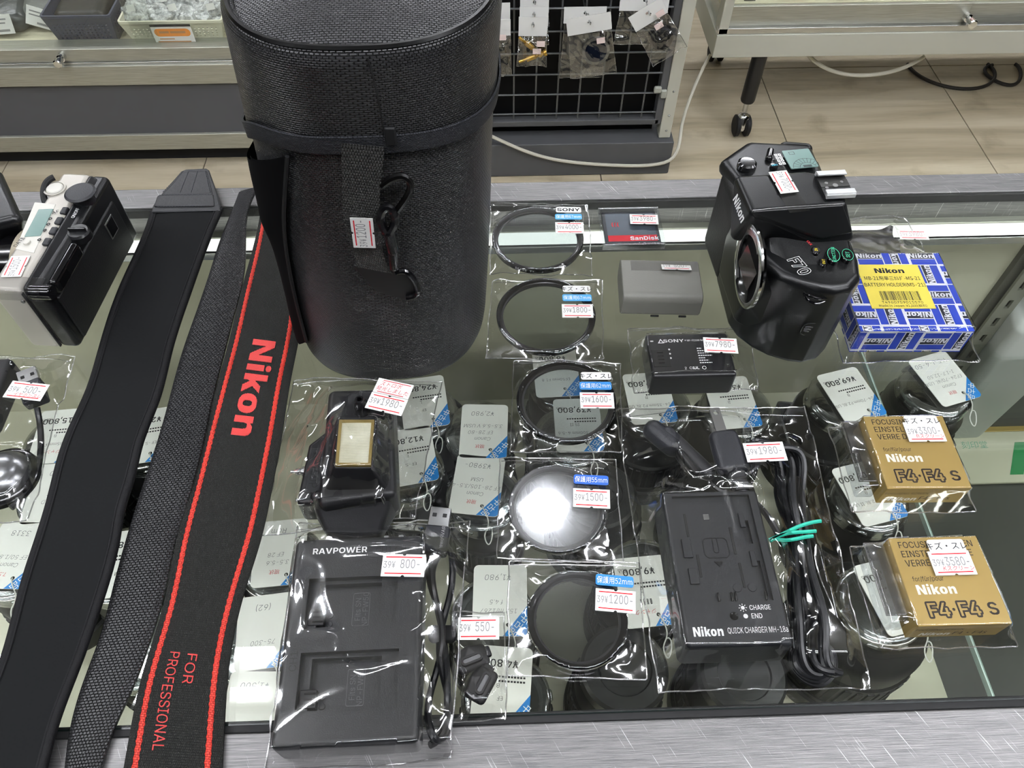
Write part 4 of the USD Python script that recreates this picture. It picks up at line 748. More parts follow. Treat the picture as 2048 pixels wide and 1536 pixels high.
    red = weave('red_braid', '#c4281c', '#e23c2c', '#8a1710', 1.4, 1.1, .6, .8, .12); from scipy.interpolate import interp1d
    for f in (.115, .855):
        q = P.shape[1]-1; i = int(f*q); w_ = f*q-i; c = P[:, i]*(1-w_)+P[:, i+1]*w_; d = (P[:, -1]-P[:, 0]); d /= np.linalg.norm(d, axis=1, keepdims=True)
        c = spline(c, 420); dd = interp1d(np.linspace(0, 1, len(d)), d, axis=0)(np.linspace(0, 1, 420)); k = np.arange(420)
        R = np.stack([c+dd*x*(1+.14*np.sin(k*2.1)[:, None])+[0, 0, zz] for x, zz in ((-1.5, .0), (-1.0, .7), (0, .95), (1.0, .7), (1.5, .0))], 1); R[..., 2] += .12*np.sin(k*2.1)[:, None]
        t.add('red_stripe', grid(R), red, world=True, uv=np.stack([np.tile(np.linspace(0, 3, 5), (420, 1)), np.tile(np.linspace(0, s[-1], 420)[:, None], (1, 5))], -1).reshape(-1, 2), label='red braided edge stripe')
    thread = M('red_thread', '#d2302c', .55, bump=(2200, .8, .0004), sheen=.3)
    sN = lambda py: float(np.interp(py, [r[1]*.5+r[3]*.5 for r in r3], [s[np.argmin(np.abs(P[:, 6]-(at(r[0], r[1], r[4])+at(r[2], r[3], r[4]))/2).sum(1))] for r in r3]))
    N = glyph('Nikon', 15.5, weight=850, anchor='l', sx=1.14); a, b = sN(676), sN(868); N = affinity.scale(N, (b-a)/(N.bounds[2]-N.bounds[0]), 1, origin=(0, 0))
    t.add('embroidery', ext_on(P, UV, N, wd*.36, a), thread, world=True, label='red embroidered word Nikon')
    for w_, u_, y0, y1 in (('FOR', .49, 1303, 1358), ('PROFESSIONAL', .27, 1303, 1502)):
        G = glyph(w_, 5.6, weight=350, anchor='l'); a, b = sN(y0), sN(y1); G = affinity.scale(G, (b-a)/(G.bounds[2]-G.bounds[0]), 1, origin=(0, 0)); t.add('embroidery', ext_on(P, UV, G, wd*u_, a), thread, world=True)
def ext_on(P, UV, g, u0, s0):
    m = on_ribbon(P, UV, g.segmentize(2.0), u0, s0, .55); b = on_ribbon(P, UV, g.segmentize(2.0), u0, s0, .05)
    up = np.cross(m.vertices[m.faces[0, 1]]-m.vertices[m.faces[0, 0]], m.vertices[m.faces[0, 2]]-m.vertices[m.faces[0, 0]])[2]
    f = m.faces if up > 0 else m.faces[:, ::-1]; e = np.sort(np.vstack([f[:, [0, 1]], f[:, [1, 2]], f[:, [2, 0]]]), 1); raw = np.vstack([f[:, [0, 1]], f[:, [1, 2]], f[:, [2, 0]]])
    _, inv, cnt = np.unique(e, axis=0, return_inverse=True, return_counts=True); o = raw[cnt[inv.ravel()] == 1]; n = len(m.vertices)
    side = np.vstack([np.stack([o[:, 0], o[:, 0]+n, o[:, 1]], 1), np.stack([o[:, 1], o[:, 0]+n, o[:, 1]+n], 1)])
    return np.vstack([m.vertices, b.vertices]), np.vstack([f, side])
straps()
# ---------------------------------------------------------------- padded lens case standing at the rear
def padded_case():
    nylon = weave('ballistic_nylon', '#1f1f20', '#303032', '#010101', 2.1, 1.3, .34, 1.1, .32); lidn = weave('ballistic_nylon_lid', '#343435', '#4a4a4c', '#020202', 2.1, 1.3, .34, 1.1, .32); ribbonm = weave('navy_ribbon', '#11131a', '#1c1f28', '#06070a', 1.2, .8, .6, .7, .2)
    web = weave('coarse_webbing', '#333332', '#464644', '#020202', 1.5, 1.6, .32, 1.2, .34); dark = M('black_fleece', '#050506', .9, spec=.1)
    t = Thing('lens_case', 'tall black woven nylon padded lens case with a lid and strap clip', 'case', (-64, 377, 0)); CY = 377.
    def ring(z, th, out=0., k=1.):
        cx = -71.5+z/230*13; e = 2/2.5; c, s = np.cos(th), np.sin(th); dent = 1.2*np.sin(z/37+th*3)
        return np.stack([cx+(65+out+dent*.5)*k*np.sign(c)*np.abs(c)**e, CY+(66.5+out+dent*.5)*k*np.sign(s)*np.abs(s)**e, z+0*th], -1)
    th = np.linspace(-math.pi*1.5, math.pi*.5, 161); U = (th-th[0])*66.
    def shell(name, rows, m, uvk=None, **k):
        P = np.array([r[0] for r in rows]); V = np.array([r[1] for r in rows])
        v, f = grid(P); n = np.cross(v[f[0, 1]]-v[f[0, 0]], v[f[0, 2]]-v[f[0, 0]]); c = v[f[0, 0]]-[-64, CY, v[f[0, 0], 2]]
        if n @ c < 0: f = f[:, ::-1]
        uv = np.stack([np.tile(U, (len(P), 1)), np.repeat(V[:, None], len(U), 1)], -1).reshape(-1, 2); return t.add(name, (v, f), m, world=True, uv=uv, **k)
    rows = [(ring(z, th, 0, k), -x) for z, k, x in ((.4, .90, 9), (1.0, .945, 6), (3, .975, 3.5), (7, .993, 1.5))]+[(ring(z, th), z) for z in np.linspace(14, 205, 22)]
    shell('body', rows, nylon)
    from scipy.interpolate import CubicSpline as CS
    zr = CS([-math.pi, -2.2, -1.6, -1.2, -.9, -.4, 0, .5, 1.1, 1.6, 2.2, math.pi], [175, 168, 165, 175, 185, 190, 192, 191, 188, 185, 180, 175], bc_type='periodic')(th+math.pi/2)
    lid = []
    for q in np.linspace(0, 1, 10):
        z = zr+(231-zr)*q; lid.append((np.array([ring(zz, np.array([a]), 1.6+.5*math.sin(3*a))[0] for zz, a in zip(z, th)]), 300+q*45))
    for z, o, x in ((235, 1.0, 350), (237.5, -.8, 353), (238.5, -3.2, 356), (237.6, -4.8, 358)): lid.append((ring(z, th, o), x))
    shell('lid_side', lid, nylon)
    R = np.linspace(1, 0, 24); gx = []
    for r in R:
        p = ring(236.6, th, -5.0, 1.); c0 = np.array([-58.2, CY, 236.6]); p = c0+(p-c0)*r; p[:, 2] += 7*(1-r**3)+.8*(1-r)*np.sin(th*2); gx.append(p)
    P = np.array(gx); v, f = grid(P); f = f[:, ::-1] if np.cross(v[f[0, 1]]-v[f[0, 0]], v[f[0, 2]]-v[f[0, 0]])[2] < 0 else f
    t.add('lid_top', (v, f), lidn, world=True, uv=v[:, :2]); t.add('lid_piping', tube(ring(238.2, th, -2.0), 1.5, 6, caps=False), nylon, world=True)
    low = [np.array([ring(zz+dz, np.array([a]), o)[0] for zz, a in zip(zr, th)]) for dz, o in ((-4.5, 1.4), (-5, 2.4), (4.6, 3.4), (5.2, 2.2))]
    shell('binding', [(p, z) for p, z in zip(low, (0, 1, 11, 12))], ribbonm)
    def onto(px, py, out=0.):
        q = aty(px, py, 309); f = (q[0]+71.5-q[2]/230*13)/(65+out); return np.array([q[0], CY-(66.5+out)*(1-min(abs(f), .99)**2.5)**.4, q[2]])
    s = np.array([onto(*q, 2.6) for q in ((735, 112), (742, 135), (750, 165), (760, 215), (768, 262))]); t.add('centre_seam', tube(s, .45, 6, 20), M('seam_black', '#050505', .8), world=True)
    t.add('binding_fold', hull([(*aty(*q, 307), 1.2) for q in ((772, 258), (786, 258), (776, 286), (790, 284))]), ribbonm, world=True)
    # side flap hanging on the left
    L = [(520, 300), (526, 350), (526, 388), (547, 412), (557, 470), (577, 560), (598, 640), (612, 690)]; A = np.array([aty(*q, 372) for q in L]); B2 = np.array([aty(*q, 324) for q in ((584, 290), (580, 340), (577, 388), (576, 412), (578, 470), (590, 560), (606, 640), (618, 690))])
    n = 40; A = spline(A, n); B2 = spline(B2, n); g = []
    fb = np.clip((B2[:, 0]+71.5-B2[:, 2]/230*13)/65, -.985, 0); tb = -(math.pi-np.arccos(np.abs(fb)**1.25)); bump = 1.4*np.sin(np.linspace(0, 9, n))+2.5*np.exp(-((np.linspace(0, 1, n)-.3)/.08)**2)
    for a in np.linspace(0, 1, 11): g.append(np.array([ring(zz, np.array([t_]), 2.6+(1-a)*(2.2+b_)+1.0*math.sin(math.pi*a))[0] for zz, t_, b_ in zip(np.clip(A[:, 2]*(1-a)+B2[:, 2]*a, 6, 181), (-math.pi-.12)*(1-a)+tb*a, bump)]))
    g = np.array(g); g2 = g+[1.4, .9, 0]; v1, f1 = grid(g); v2, f2 = grid(g2); t.add('side_flap', trimesh.Trimesh(np.vstack([v1, v2]), np.vstack([f1, f2[:, ::-1]+len(v1)]), process=False), dark, world=True, smooth=True); t.add('flap_edge', tube(g[-1], 1.2, 6), ribbonm, world=True)
    # webbing, loop, clip
    y = 306.; wl = np.array([aty(*q, y) for q in ((683, 288), (684, 340), (686, 400), (690, 450), (703, 492), (713, 532))]); wr = np.array([aty(*q, y) for q in ((769, 296), (765, 340), (760, 400), (762, 450), (768, 505), (786, 546))])
    wl, wr = spline(wl, 50), spline(wr, 50); u = np.linspace(0, 1, 5)[None, :, None]; P = wl[:, None]*(1-u)+wr[:, None]*u; P[..., 1] -= 1.2*np.sin(np.pi*np.linspace(0, 1, 50))[:, None]+.8; sl = np.linspace(0, 78, 50)
    v, f = grid(P); f = f[:, ::-1] if np.cross(v[f[0, 1]]-v[f[0, 0]], v[f[0, 2]]-v[f[0, 0]])[1] > 0 else f; Pb = P+[0, 1.6, 0]; vb, fb = grid(Pb); uv = np.stack([np.tile(np.linspace(0, 22, 5), (50, 1)), np.tile(sl[:, None], (1, 5))], -1).reshape(-1, 2)
    t.add('webbing_strap', (np.vstack([v, vb]), np.vstack([f, fb+len(v)])), web, world=True, uv=np.vstack([uv, uv]))
    pol = [(711, 531), (755, 580), (817, 597), (828, 590), (826, 566), (808, 545), (780, 548)]
    t.add('clip_patch', hull([(*aty(*q, y+.5), 1.2) for q in pol]), M('patch_black', '#0b0b0c', .5), world=True); t.add('clip_end', tube([aty(*q, y-2) for q in ((792, 545), (812, 544), (829, 561), (832, 590), (812, 595))], 1.7, 8, 30), GLOSS, world=True)
    h = [aty(*q, y-2.5) for q in ((776, 470), (764, 452), (764, 425), (775, 414), (787, 425), (787, 452), (778, 470))]; t.add('snap_hook', [tube(h, 2.2, 8, 40)]+[tm(hull([(*aty(*q, y-2), 3.2) for q in ((777, 466), (786, 500))])), tm(hull([(*aty(*q, y-2), 2.6) for q in ((785, 506), (788, 534))]))], GLOSS, world=True, label='black snap hook')
    t.add('loop_cord', tube([aty(*q, y-1) for q in ((764, 372), (785, 357), (808, 354), (820, 366), (818, 385), (806, 405), (792, 424))], 1.9, 8, 40), web, world=True)
    xd = aty(722, 424, 300)-aty(731, 500, 300); yd = aty(700, 460, 300)-aty(750, 466, 300)
    price(t, aty(726, 466, y-4.2), xd, yd, '1200-', w=20.5, h=11.5)
    for q in ((704, 448), (757, 470)): t.add('clear_tape', place(flat(sbox(-8, -3.2, 8, 3.2), 0), aty(*q, y-3.4), xd, yd), TAPE, world=True)
padded_case()
# ---------------------------------------------------------------- black SLR body
def slr():
    t = Thing('film_camera', 'black film SLR body without a lens, standing with its mount to the left', 'camera', (205, 385, 0)); A = lambda n, m, mt, **k: t.add(n, m, mt, world=True, **k)
    shell = M('slr_black', '#0f1011', .3, bump=(1800, .12)); grip = M('slr_grip_rubber', '#141414', .55, bump=(900, .3)); H = lambda fp, z0, z1, r: hull([(x, y, z, r) for x, y in fp for z in (z0, z1)])
    A('body', H([(171, 354), (174, 345), (181, 336), (190, 329), (200, 324.5), (208, 323), (216, 325), (222, 331), (225, 345), (226, 440), (220, 456), (190, 457), (176, 440), (171, 395)], 6, 69, 6), shell, smooth=40)
    A('shoulder', hull([(178, 348, 68, 6), (188, 334, 66, 6), (200, 327, 65, 6), (209, 325, 65, 6), (217, 328, 66, 6), (222, 338, 68, 6), (223, 366, 74, 6), (180, 366, 76, 6)]), shell, smooth=40)
    A('top_deck', hull([(176, 404, 74, 6), (222, 404, 74, 6), (222, 450, 72, 7), (186, 454, 72, 7), (168, 440, 70, 7)]), shell, smooth=40)
    A('hand_grip', hull([(x, y, z, 8) for x, y in ((172, 398), (170, 432), (178, 450), (196, 452), (190, 400)) for z in (9, 66)]+[(180, 440, 71, 7), (190, 446, 73, 6)]), grip, smooth=40)
    A('mount_housing', hull([(168, y, z, 5) for y, z in ((345, 22), (338, 45), (345, 66), (390, 66), (396, 45), (390, 18))]+[(190, y, z, 5) for y, z in ((335, 12), (335, 70), (400, 72), (400, 12))]), shell, smooth=40)
    A('bottom_plate', H([(180, 341), (199, 328), (214, 327), (221, 335), (222, 440), (190, 452)], 1.6, 3, 1.5), GLOSS)
    tz = 100.
    A('prism_housing', hull([(*at(*q, tz)[:2], tz-4, 4) for q in ((1484, 356), (1614, 347), (1672, 362), (1684, 402), (1512, 416))]+[(*at(1520, 452, 84)[:2], 79, 4), (*at(1644, 474, 80)[:2], 75, 4), (*at(1698, 462, 82)[:2], 77, 4), (223, 398, 74, 5), (172, 408, 76, 5), (160, 372, 72, 5)]), shell, smooth=40)
    A('flash_cover', hull([(*at(*q, z), 1.2) for q, z in (((1508, 424), tz), ((1682, 412), tz), ((1700, 462), 84), ((1644, 474), 82), ((1518, 449), 88))]), M('flash_cover_black', '#131415', .34), smooth=40)
    A('cover_seam', tube([at(*q, tz+1) for q in ((1505, 422), (1560, 416), (1683, 409))], .6, 6), STEEL)
    # lens mount
    c = atx(1499, 533, 163); Rm = lambda prof, n=64: lathe(prof, n).apply_transform(trimesh.transformations.rotation_matrix(-math.pi/2, [0, 1, 0])).apply_translation(c)
    A('mount_ring', Rm([(22.5, -2), (25.5, -2), (27, 0), (27, 1.6), (24.5, 2.2), (23, 2), (22.5, -2)]), CHROME, smooth=25); A('mount_lug', [Rm([(20, .5), (23, .5), (23, 1.8), (20, 1.8), (20, .5)]).slice_plane(c, n_) for n_ in ([0, .9, .4], )], STEEL)
    A('mirror_box', Rm([(22.6, -1.5), (22.6, -.8), (0, -.8)]), M('mirror_box_black', '#040405', .7, spec=.1)); A('mirror', place(ext(rrect(26, 20, 1), 0, .4), c+[-.9+1.2, 2, -1], (0, -1, 0), (.15, 0, 1)), M('mirror_glass', '#2a211c', .1))
    # hot shoe
    z = tz+1.5; X, Y = at(1672, 372, z), None; xd = ad((1645, 396), (1703, 393), z); yd = ad((1645, 396), (1634, 352), z); o = at(1669, 372, z); L = np.linalg.norm(xd); D = np.linalg.norm(yd)
    A('shoe_base', place(ext(sbox(-L/2, -D/2, L/2, D/2), -3, .6), o, xd, yd), M('shoe_black', '#1a1a1a', .4)); rails = []
    for s_ in (-1, 1): A('shoe_rail', place(trimesh.util.concatenate([ext(sbox(-L/2, s_*D*.5-1.2, L/2, s_*D*.5+1.2), 0, 2.6), ext(sbox(-L/2, s_*D*.42-2.0, L/2, s_*D*.42+2.0), 2.6, 3.5)]), o, xd, yd), M('shoe_metal', '#d8d9d9', .38, .45))
    A('shoe_spring', place(ext(sbox(-L/2, -1.5, L/2, 5), .6, .9), o, xd, yd), M('shoe_plate', '#5a5a58', .3, .9)); 
    for q in ((0, -.5, 1.7), (-5, 2, 1.1), (5, 2.5, 1), (-6, -2.5, 1.1)): A('shoe_contact', place(ext(Point(q[0], q[1]).buffer(q[2]), .9, 1.2), o, xd, yd), STEEL)
    # display, buttons
    z = 81.6; xd, yd = ad((1582, 339), (1637, 334), z), ad((1582, 339), (1569, 303), z); o = at(1582, 339, z); L, D = np.linalg.norm(xd), np.linalg.norm(yd)
    l = A('display', place(ext(rrect(L, D, 1, L/2, D/2), 0, .7), o, xd, yd), M('lcd_green', '#6f8983', .18)); fan = [Point(L*.62, -1).buffer(r).difference(Point(L*.62, -1).buffer(r-.35)) for r in (6, 10.5)]+[LineString([(L*.62+6*math.cos(a), -1+6*math.sin(a)), (L*.62+10.5*math.cos(a), -1+10.5*math.sin(a))]).buffer(.17) for a in np.linspace(.5, 2.8, 9)]+[sbox(4, D-5, 8, D-2).difference(sbox(4.4, D-4.6, 7.6, D-2.4)), sbox(L*.62-3, -1, L*.62+3, 2.5)]
    A('display_print', place(flat(union_all(fan).intersection(sbox(.3, .3, L-.3, D-.3)), .78), o, xd, yd), M('lcd_dark', '#2c3a38', .5), parent=l)
    ic = [sbox(-6.2+(k % 2)*2.6, D-1.5-(k//2+1)*3.1, -4.1+(k % 2)*2.6, D-1.5-(k//2)*3.1-.6) for k in range(8)]; A('white_icons', place(flat(union_all(ic).difference(union_all([q.centroid.buffer(.45) for q in ic])), .2), o, xd, yd), WHITE_PRINT)
    b = at(1494, 329, 81); A('shutter_button', lathe([(0, 2.6), (5, 2.4), (6.4, 1.4), (6.6, -2), (0, -2)], 32, b[2], b[0], b[1]), GLOSS); b = at(1541, 309, 81); A('slide_switch', hull([(b[0]-2, b[1]-4, b[2], 2.4), (b[0]+1, b[1]+4, b[2], 2.4)]), GLOSS)
    b = at(1548, 333, 81); bb = A('mode_button', lathe([(0, 1.2), (2.6, 1), (2.8, -1), (0, -1)], 20, b[2], b[0], b[1]), GLOSS); A('button_print', text('ISO', 1.7, b+[0, 0, 1.3], xd, yd, kind='sans', weight=700), M('cyan_print', '#4ab0c8', .5), parent=bb)
    b = at(1590, 288, 78); A('rear_bulge', hull([(b[0]-6, b[1], 74, 5), (b[0]+8, b[1]-2, 74, 5)]), shell)
    def oval(px, py, z, w, h, xd, name, s, hh, ink, ring=None):
        o = at(px, py, z); yd = np.array([-xd[1], xd[0], 0]); p = A(name, place(cham(affinity.scale(Point(0, 0).buffer(1), w, h), -2.5, 1.2, .4), o, xd, yd), GLOSS); 
        if ring: A('button_ring', place(flat(affinity.scale(Point(0, 0).buffer(1), w*.9, h*.94).difference(affinity.scale(Point(0, 0).buffer(1), w*.82, h*.87)), 1.28), o, xd, yd), ring, parent=p)
        A('button_print', text(s, hh, o+[0, 0, 1.24], xd if w > h else np.array([yd[0], yd[1], 0]), yd if w > h else -xd, weight=600, sx=.85), ink, parent=p)
    gr, ye = M('green_print_bright', '#3fb58a', .5), M('yellow_print', '#e8cf3c', .5); ex = np.array([.98, -.15, 0])
    oval(1631, 502, 77.5, 2.6, 3.6, ex, 'zoom_button', 'IN', 1.9, ye); oval(1646, 526, 76, 2.6, 3.6, ex, 'zoom_button', 'OUT', 1.7, ye); oval(1666, 512, 77.2, 4.3, 6.4, ex, 'function_button', 'FUNCTION', 2.1, gr, gr); oval(1694, 512, 77, 3.9, 5.4, ex, 'set_button', 'SET', 2.4, gr, gr)
    A('red_mark', text('CLK', 1.6, at(1619, 486, 80.6), (.4, -.9, 0), (.9, .4, 0), weight=700), RED)
    A('model_print', text('F70', 8.2, at(1599, 532, 78.8), ad((1583, 515), (1613, 550), 78), ad((1590, 545), (1606, 520), 78), weight=650, outline=2.6, sx=.72), WHITE_PRINT); A('brand_print', place(flat(glyph('Nikon', 5.4, weight=850, slant=.12, sx=1.08), .2), atx(1479, 416, 149.6), (0, -1, 0.05), (.32, 0, 1)), WHITE_PRINT)
    def knob(n, px, py, y, r, d, mt, ax=(-.8, -.55, .1), hole=None):
        o = aty(px, py, y); ax = np.array(ax)/np.linalg.norm(ax); m = lathe([(0, d), (r*.85, d), (r, d*.7), (r, -3), (0, -3)] if not hole else [(hole, -2), (hole, d-.3), (r*.9, d), (r, d*.6), (r, -3), (0, -3)], 28); a = np.cross([0, 0, 1], ax); a /= np.linalg.norm(a); A(n, place(m, o, a, np.cross(ax, a)), mt)
    knob('sync_terminal', 1556, 590, 333, 4.6, 1.2, shell, hole=3.2); knob('release_knob', 1530, 606, 343, 3.6, 5, GLOSS); knob('focus_switch', 1518, 652, 338, 4.4, 3.4, GLOSS)
    o = aty(1632, 592, 319.2); A('strap_lug', tube([o+[-7.5, 1.2, 1.6], o+[-6, -1.6, 2.5], o+[6, -1.6, -1], o+[8, 0, -2.8], o+[5.5, -1.6, -3.4], o+[-6, -1.6, -.6], o+[-7.5, 1.2, 1.6]], .9, 8, 50), GLOSS)
    o = aty(1617, 657, 318.6); p = A('remote_cover', place(ext(rrect(10, 13, 4.4).difference(rrect(8.6, 11.6, 3.8)), 0, .8), o, (1, 0, 0), (0, -.05, 1)), shell); A('cover_ridge', [tm(place(rb(-3, 3, k-.7, k+.7, -.4, .9, .4, 6), o, (1, 0, 0), (0, -.05, 1))) for k in (-2.2, 0, 2.2)], GLOSS, parent=p)
    for q in ((1622, 627), (1600, 697)): A('pin_hole', place(flat(Point(0, 0).buffer(.9), .1), aty(*q, 318.8), (1, 0, 0), (0, 0, 1)), M('hole_black', '#020202', .9))
    z = tz+1.2; xd = ad((1556, 346), (1580, 388), z); yd = np.array([-xd[1], xd[0], 0]); price(t, at(1567, 364, z), xd, yd, '7000-', w=21, h=12)
    A('clear_tape', place(flat(sbox(-6, -6.5, 12, 6.5), .1), at(1585, 398, z-.1), xd, yd), TAPE)
slr()
# ---------------------------------------------------------------- silver and black compact camera
def compact():
    t = Thing('compact_camera', 'silver and black compact film camera standing on its base by the left border', 'camera', (-287, 346, 0), rz=-.10); Z = 58.; A = lambda n, m, mt, **k: t.add(n, m, mt, **k); B = lambda n, m, mt, **k: t.add(n, m, mt, world=True, **k)
    silver = M('champagne_silver', '#b9b5ac', .38, .35, bump=(2500, .15)); blk = M('compact_black', '#121315', .3, bump=(1500, .12)); pale = M('pale_plate', '#c9c7be', .4)
    A('front_shell', rb(-34, -12.5, 0, 116, 0, Z, 3.5, 14), silver); A('rear_shell', rb(-13, 1, .5, 115.5, .6, Z-.4, 4, 14), blk); A('film_door', rb(0, 2.6, 8, 104, 4, Z-14, 1.6, 10), M('door_black', '#17181a', .5, bump=(1200, .3)))
    A('rear_top', hull([(-10, 4, Z-2, 2.5), (-2, 4, Z-4, 2.5), (-10, 110, Z-1, 2.5), (-3, 108, Z-4, 2.5)]), blk); A('side_seam', rb(-13.2, -12.4, -.2, 2, 2, Z-3, .3, 6), M('seam_dark', '#2a2a2a', .6)); A('side_screw', lathe([(0, .5), (1.3, .4), (1.3, -.5), (0, -.5)], 14).apply_transform(trimesh.transformations.rotation_matrix(math.pi/2, [1, 0, 0])).apply_translation([-15.5, -.2, Z-10]), STEEL)
    A('window_block', rb(-1, 5, 10, 48, Z-13, Z-1.5, 2.5, 10), GLOSS); A('viewfinder', rb(4.6, 5.4, 14, 26, Z-11, Z-4, .4, 6), M('finder_dark', '#060607', .1))
    A('lens_barrel', lathe([(0, -36), (17, -36), (18, -34), (18, -16), (21, -15), (21, -3), (24, -2), (24, 6), (0, 6)], 44).apply_transform(trimesh.transformations.rotation_matrix(math.pi/2, [0, 1, 0])).apply_translation([-38, 50, Z*.5]), GLOSS); A('lens_collar', lathe([(20, -2), (26, -2), (28, 4), (20, 4), (20, -2)], 44).apply_transform(trimesh.transformations.rotation_matrix(math.pi/2, [0, 1, 0])).apply_translation([-38, 50, Z*.5]), M('beige_metal', '#a89f8b', .4, .3))
    z = Z+.15; q = lambda p: B('x', p, None)
    def quad(n, pts, m, lift, parent=None): return B(n, hull([(*at(*p, z+lift)[:2], z+lift-.4, .45) for p in pts], seg=6), m, parent=parent)
    pl = quad('display_plate', [(70, 405), (110, 409), (67, 505), (32, 497)], pale, .2); quad('display', [(78, 419), (105, 418), (80, 470), (50, 472)], M('lcd_green', '#6f8983', .18), .7, parent=pl)
    b = at(54, 485, z+.6); B('date_button', lathe([(0, 1.4), (2.2, 1), (2.4, 0), (2.4, -1), (0, -1)], 18, b[2], b[0], b[1]), pale, parent=pl); xd = ad((34, 494), (47, 480), z); B('plate_print', text('DATE', 2.6, at(38, 484, z+.7), xd, (-xd[1], xd[0], 0), weight=500), BLACK_PRINT, parent=pl)
    xd = ad((92, 458), (112, 424), z); yd = np.array([-xd[1], xd[0], 0]); B('plate_print', text('AF', 2.8, at(111, 424, z+.5), (.9, .5, 0), (-.5, .9, 0), weight=500), BLACK_PRINT)
    for p in ((101, 438), (97, 449), (90, 461), (79, 480)): B('plate_print', place(flat(Point(0, 0).buffer(1.3).difference(sbox(-.5, -.5, .5, .5)), .3), at(*p, z+.2), xd, yd), BLACK_PRINT)
    for p in ((129, 422), (118, 442), (107, 462), (94, 484)): o = at(*p, z); B('top_button', place(rb(-3.4, 3.4, -2.3, 2.3, -1.5, 1.2, 1.1, 10), o, xd, yd), SATIN)
    b = at(110, 378, z); p = B('shutter_button', lathe([(0, 1.6), (5, 1.4), (5.8, .8), (6, -.5), (0, -.5)], 32, b[2], b[0], b[1]), pale); B('button_ring', lathe([(6, -.3), (7.6, -.3), (7.6, .7), (6.4, .9), (6, -.3)], 32, b[2], b[0], b[1]), silver, parent=p)
    b = at(160, 385, Z+6); B('command_dial', lathe([(0, 1.2), (9, 1), (10.5, 0), (10, -1), (7.5, -2.5), (7.5, -8), (0, -8)], 40, b[2], b[0], b[1]), SATIN); b = at(159, 468, Z-3); B('power_dial', lathe([(0, 3.2), (6.5, 3), (7.6, 1.6), (7.6, -3), (0, -3)], 32, b[2], b[0], b[1]), blk); B('dial_ridge', rb(b[0]-6, b[0]+6, b[1]-1, b[1]+1, b[2]+3, b[2]+5.5, .8, 8), GLOSS)
    xd = ad((146, 432), (154, 418), Z); B('white_print', text('ON/OFF', 2.4, at(151, 426, Z+.9), xd, (-xd[1], xd[0], 0), weight=500, sx=.8), WHITE_PRINT)
    A('roller', lathe([(0, -7), (4.5, -7), (5, -6), (5, 6), (4.5, 7), (0, 7)], 28).apply_transform(trimesh.transformations.rotation_matrix(math.pi/2, [0, 1, 0])).apply_translation([-2, 4, Z-4.5]), GLOSS)
    A('door_window', rb(2.4, 3.2, 82, 94, 26, 40, .3, 6), M('door_frame', '#9b9b98', .3, .8)); A('door_window', rb(2.9, 3.4, 83, 93, 27, 39, .2, 6), GLOSS)
    xd = ad((14, 556), (36, 510), z); yd = np.array([-xd[1], xd[0], 0]); price(t, at(32, 533, z+.4), xd, yd, '1500-', w=19, h=12.5); A('clear_tape', rb(-34.2, -.5, -.35, 12, Z-9, Z+.3, .3, 6), TAPE)
    A('strap_cord', tube([(-33, 84, Z-4), (-37, 90, Z-2), (-38, 100, Z+2), (-34, 106, Z+3)], 2.2, 8, 24), RUBBER)
    d = Thing('dark_camera', 'black angular camera part at the left border behind the compact camera', 'camera', at(-30, 470, 0)); o = at(-30, 470, 0); d.add('body', hull([(*(at(*p, z_)-o), 5) for p, z_ in (((-8, 355), 58), ((30, 440), 58), ((-60, 350), 58), ((-60, 460), 58), ((-8, 470), 8), ((34, 520), 10), ((-60, 540), 10))]), M('compact_black', '', 0), smooth=40)
compact()
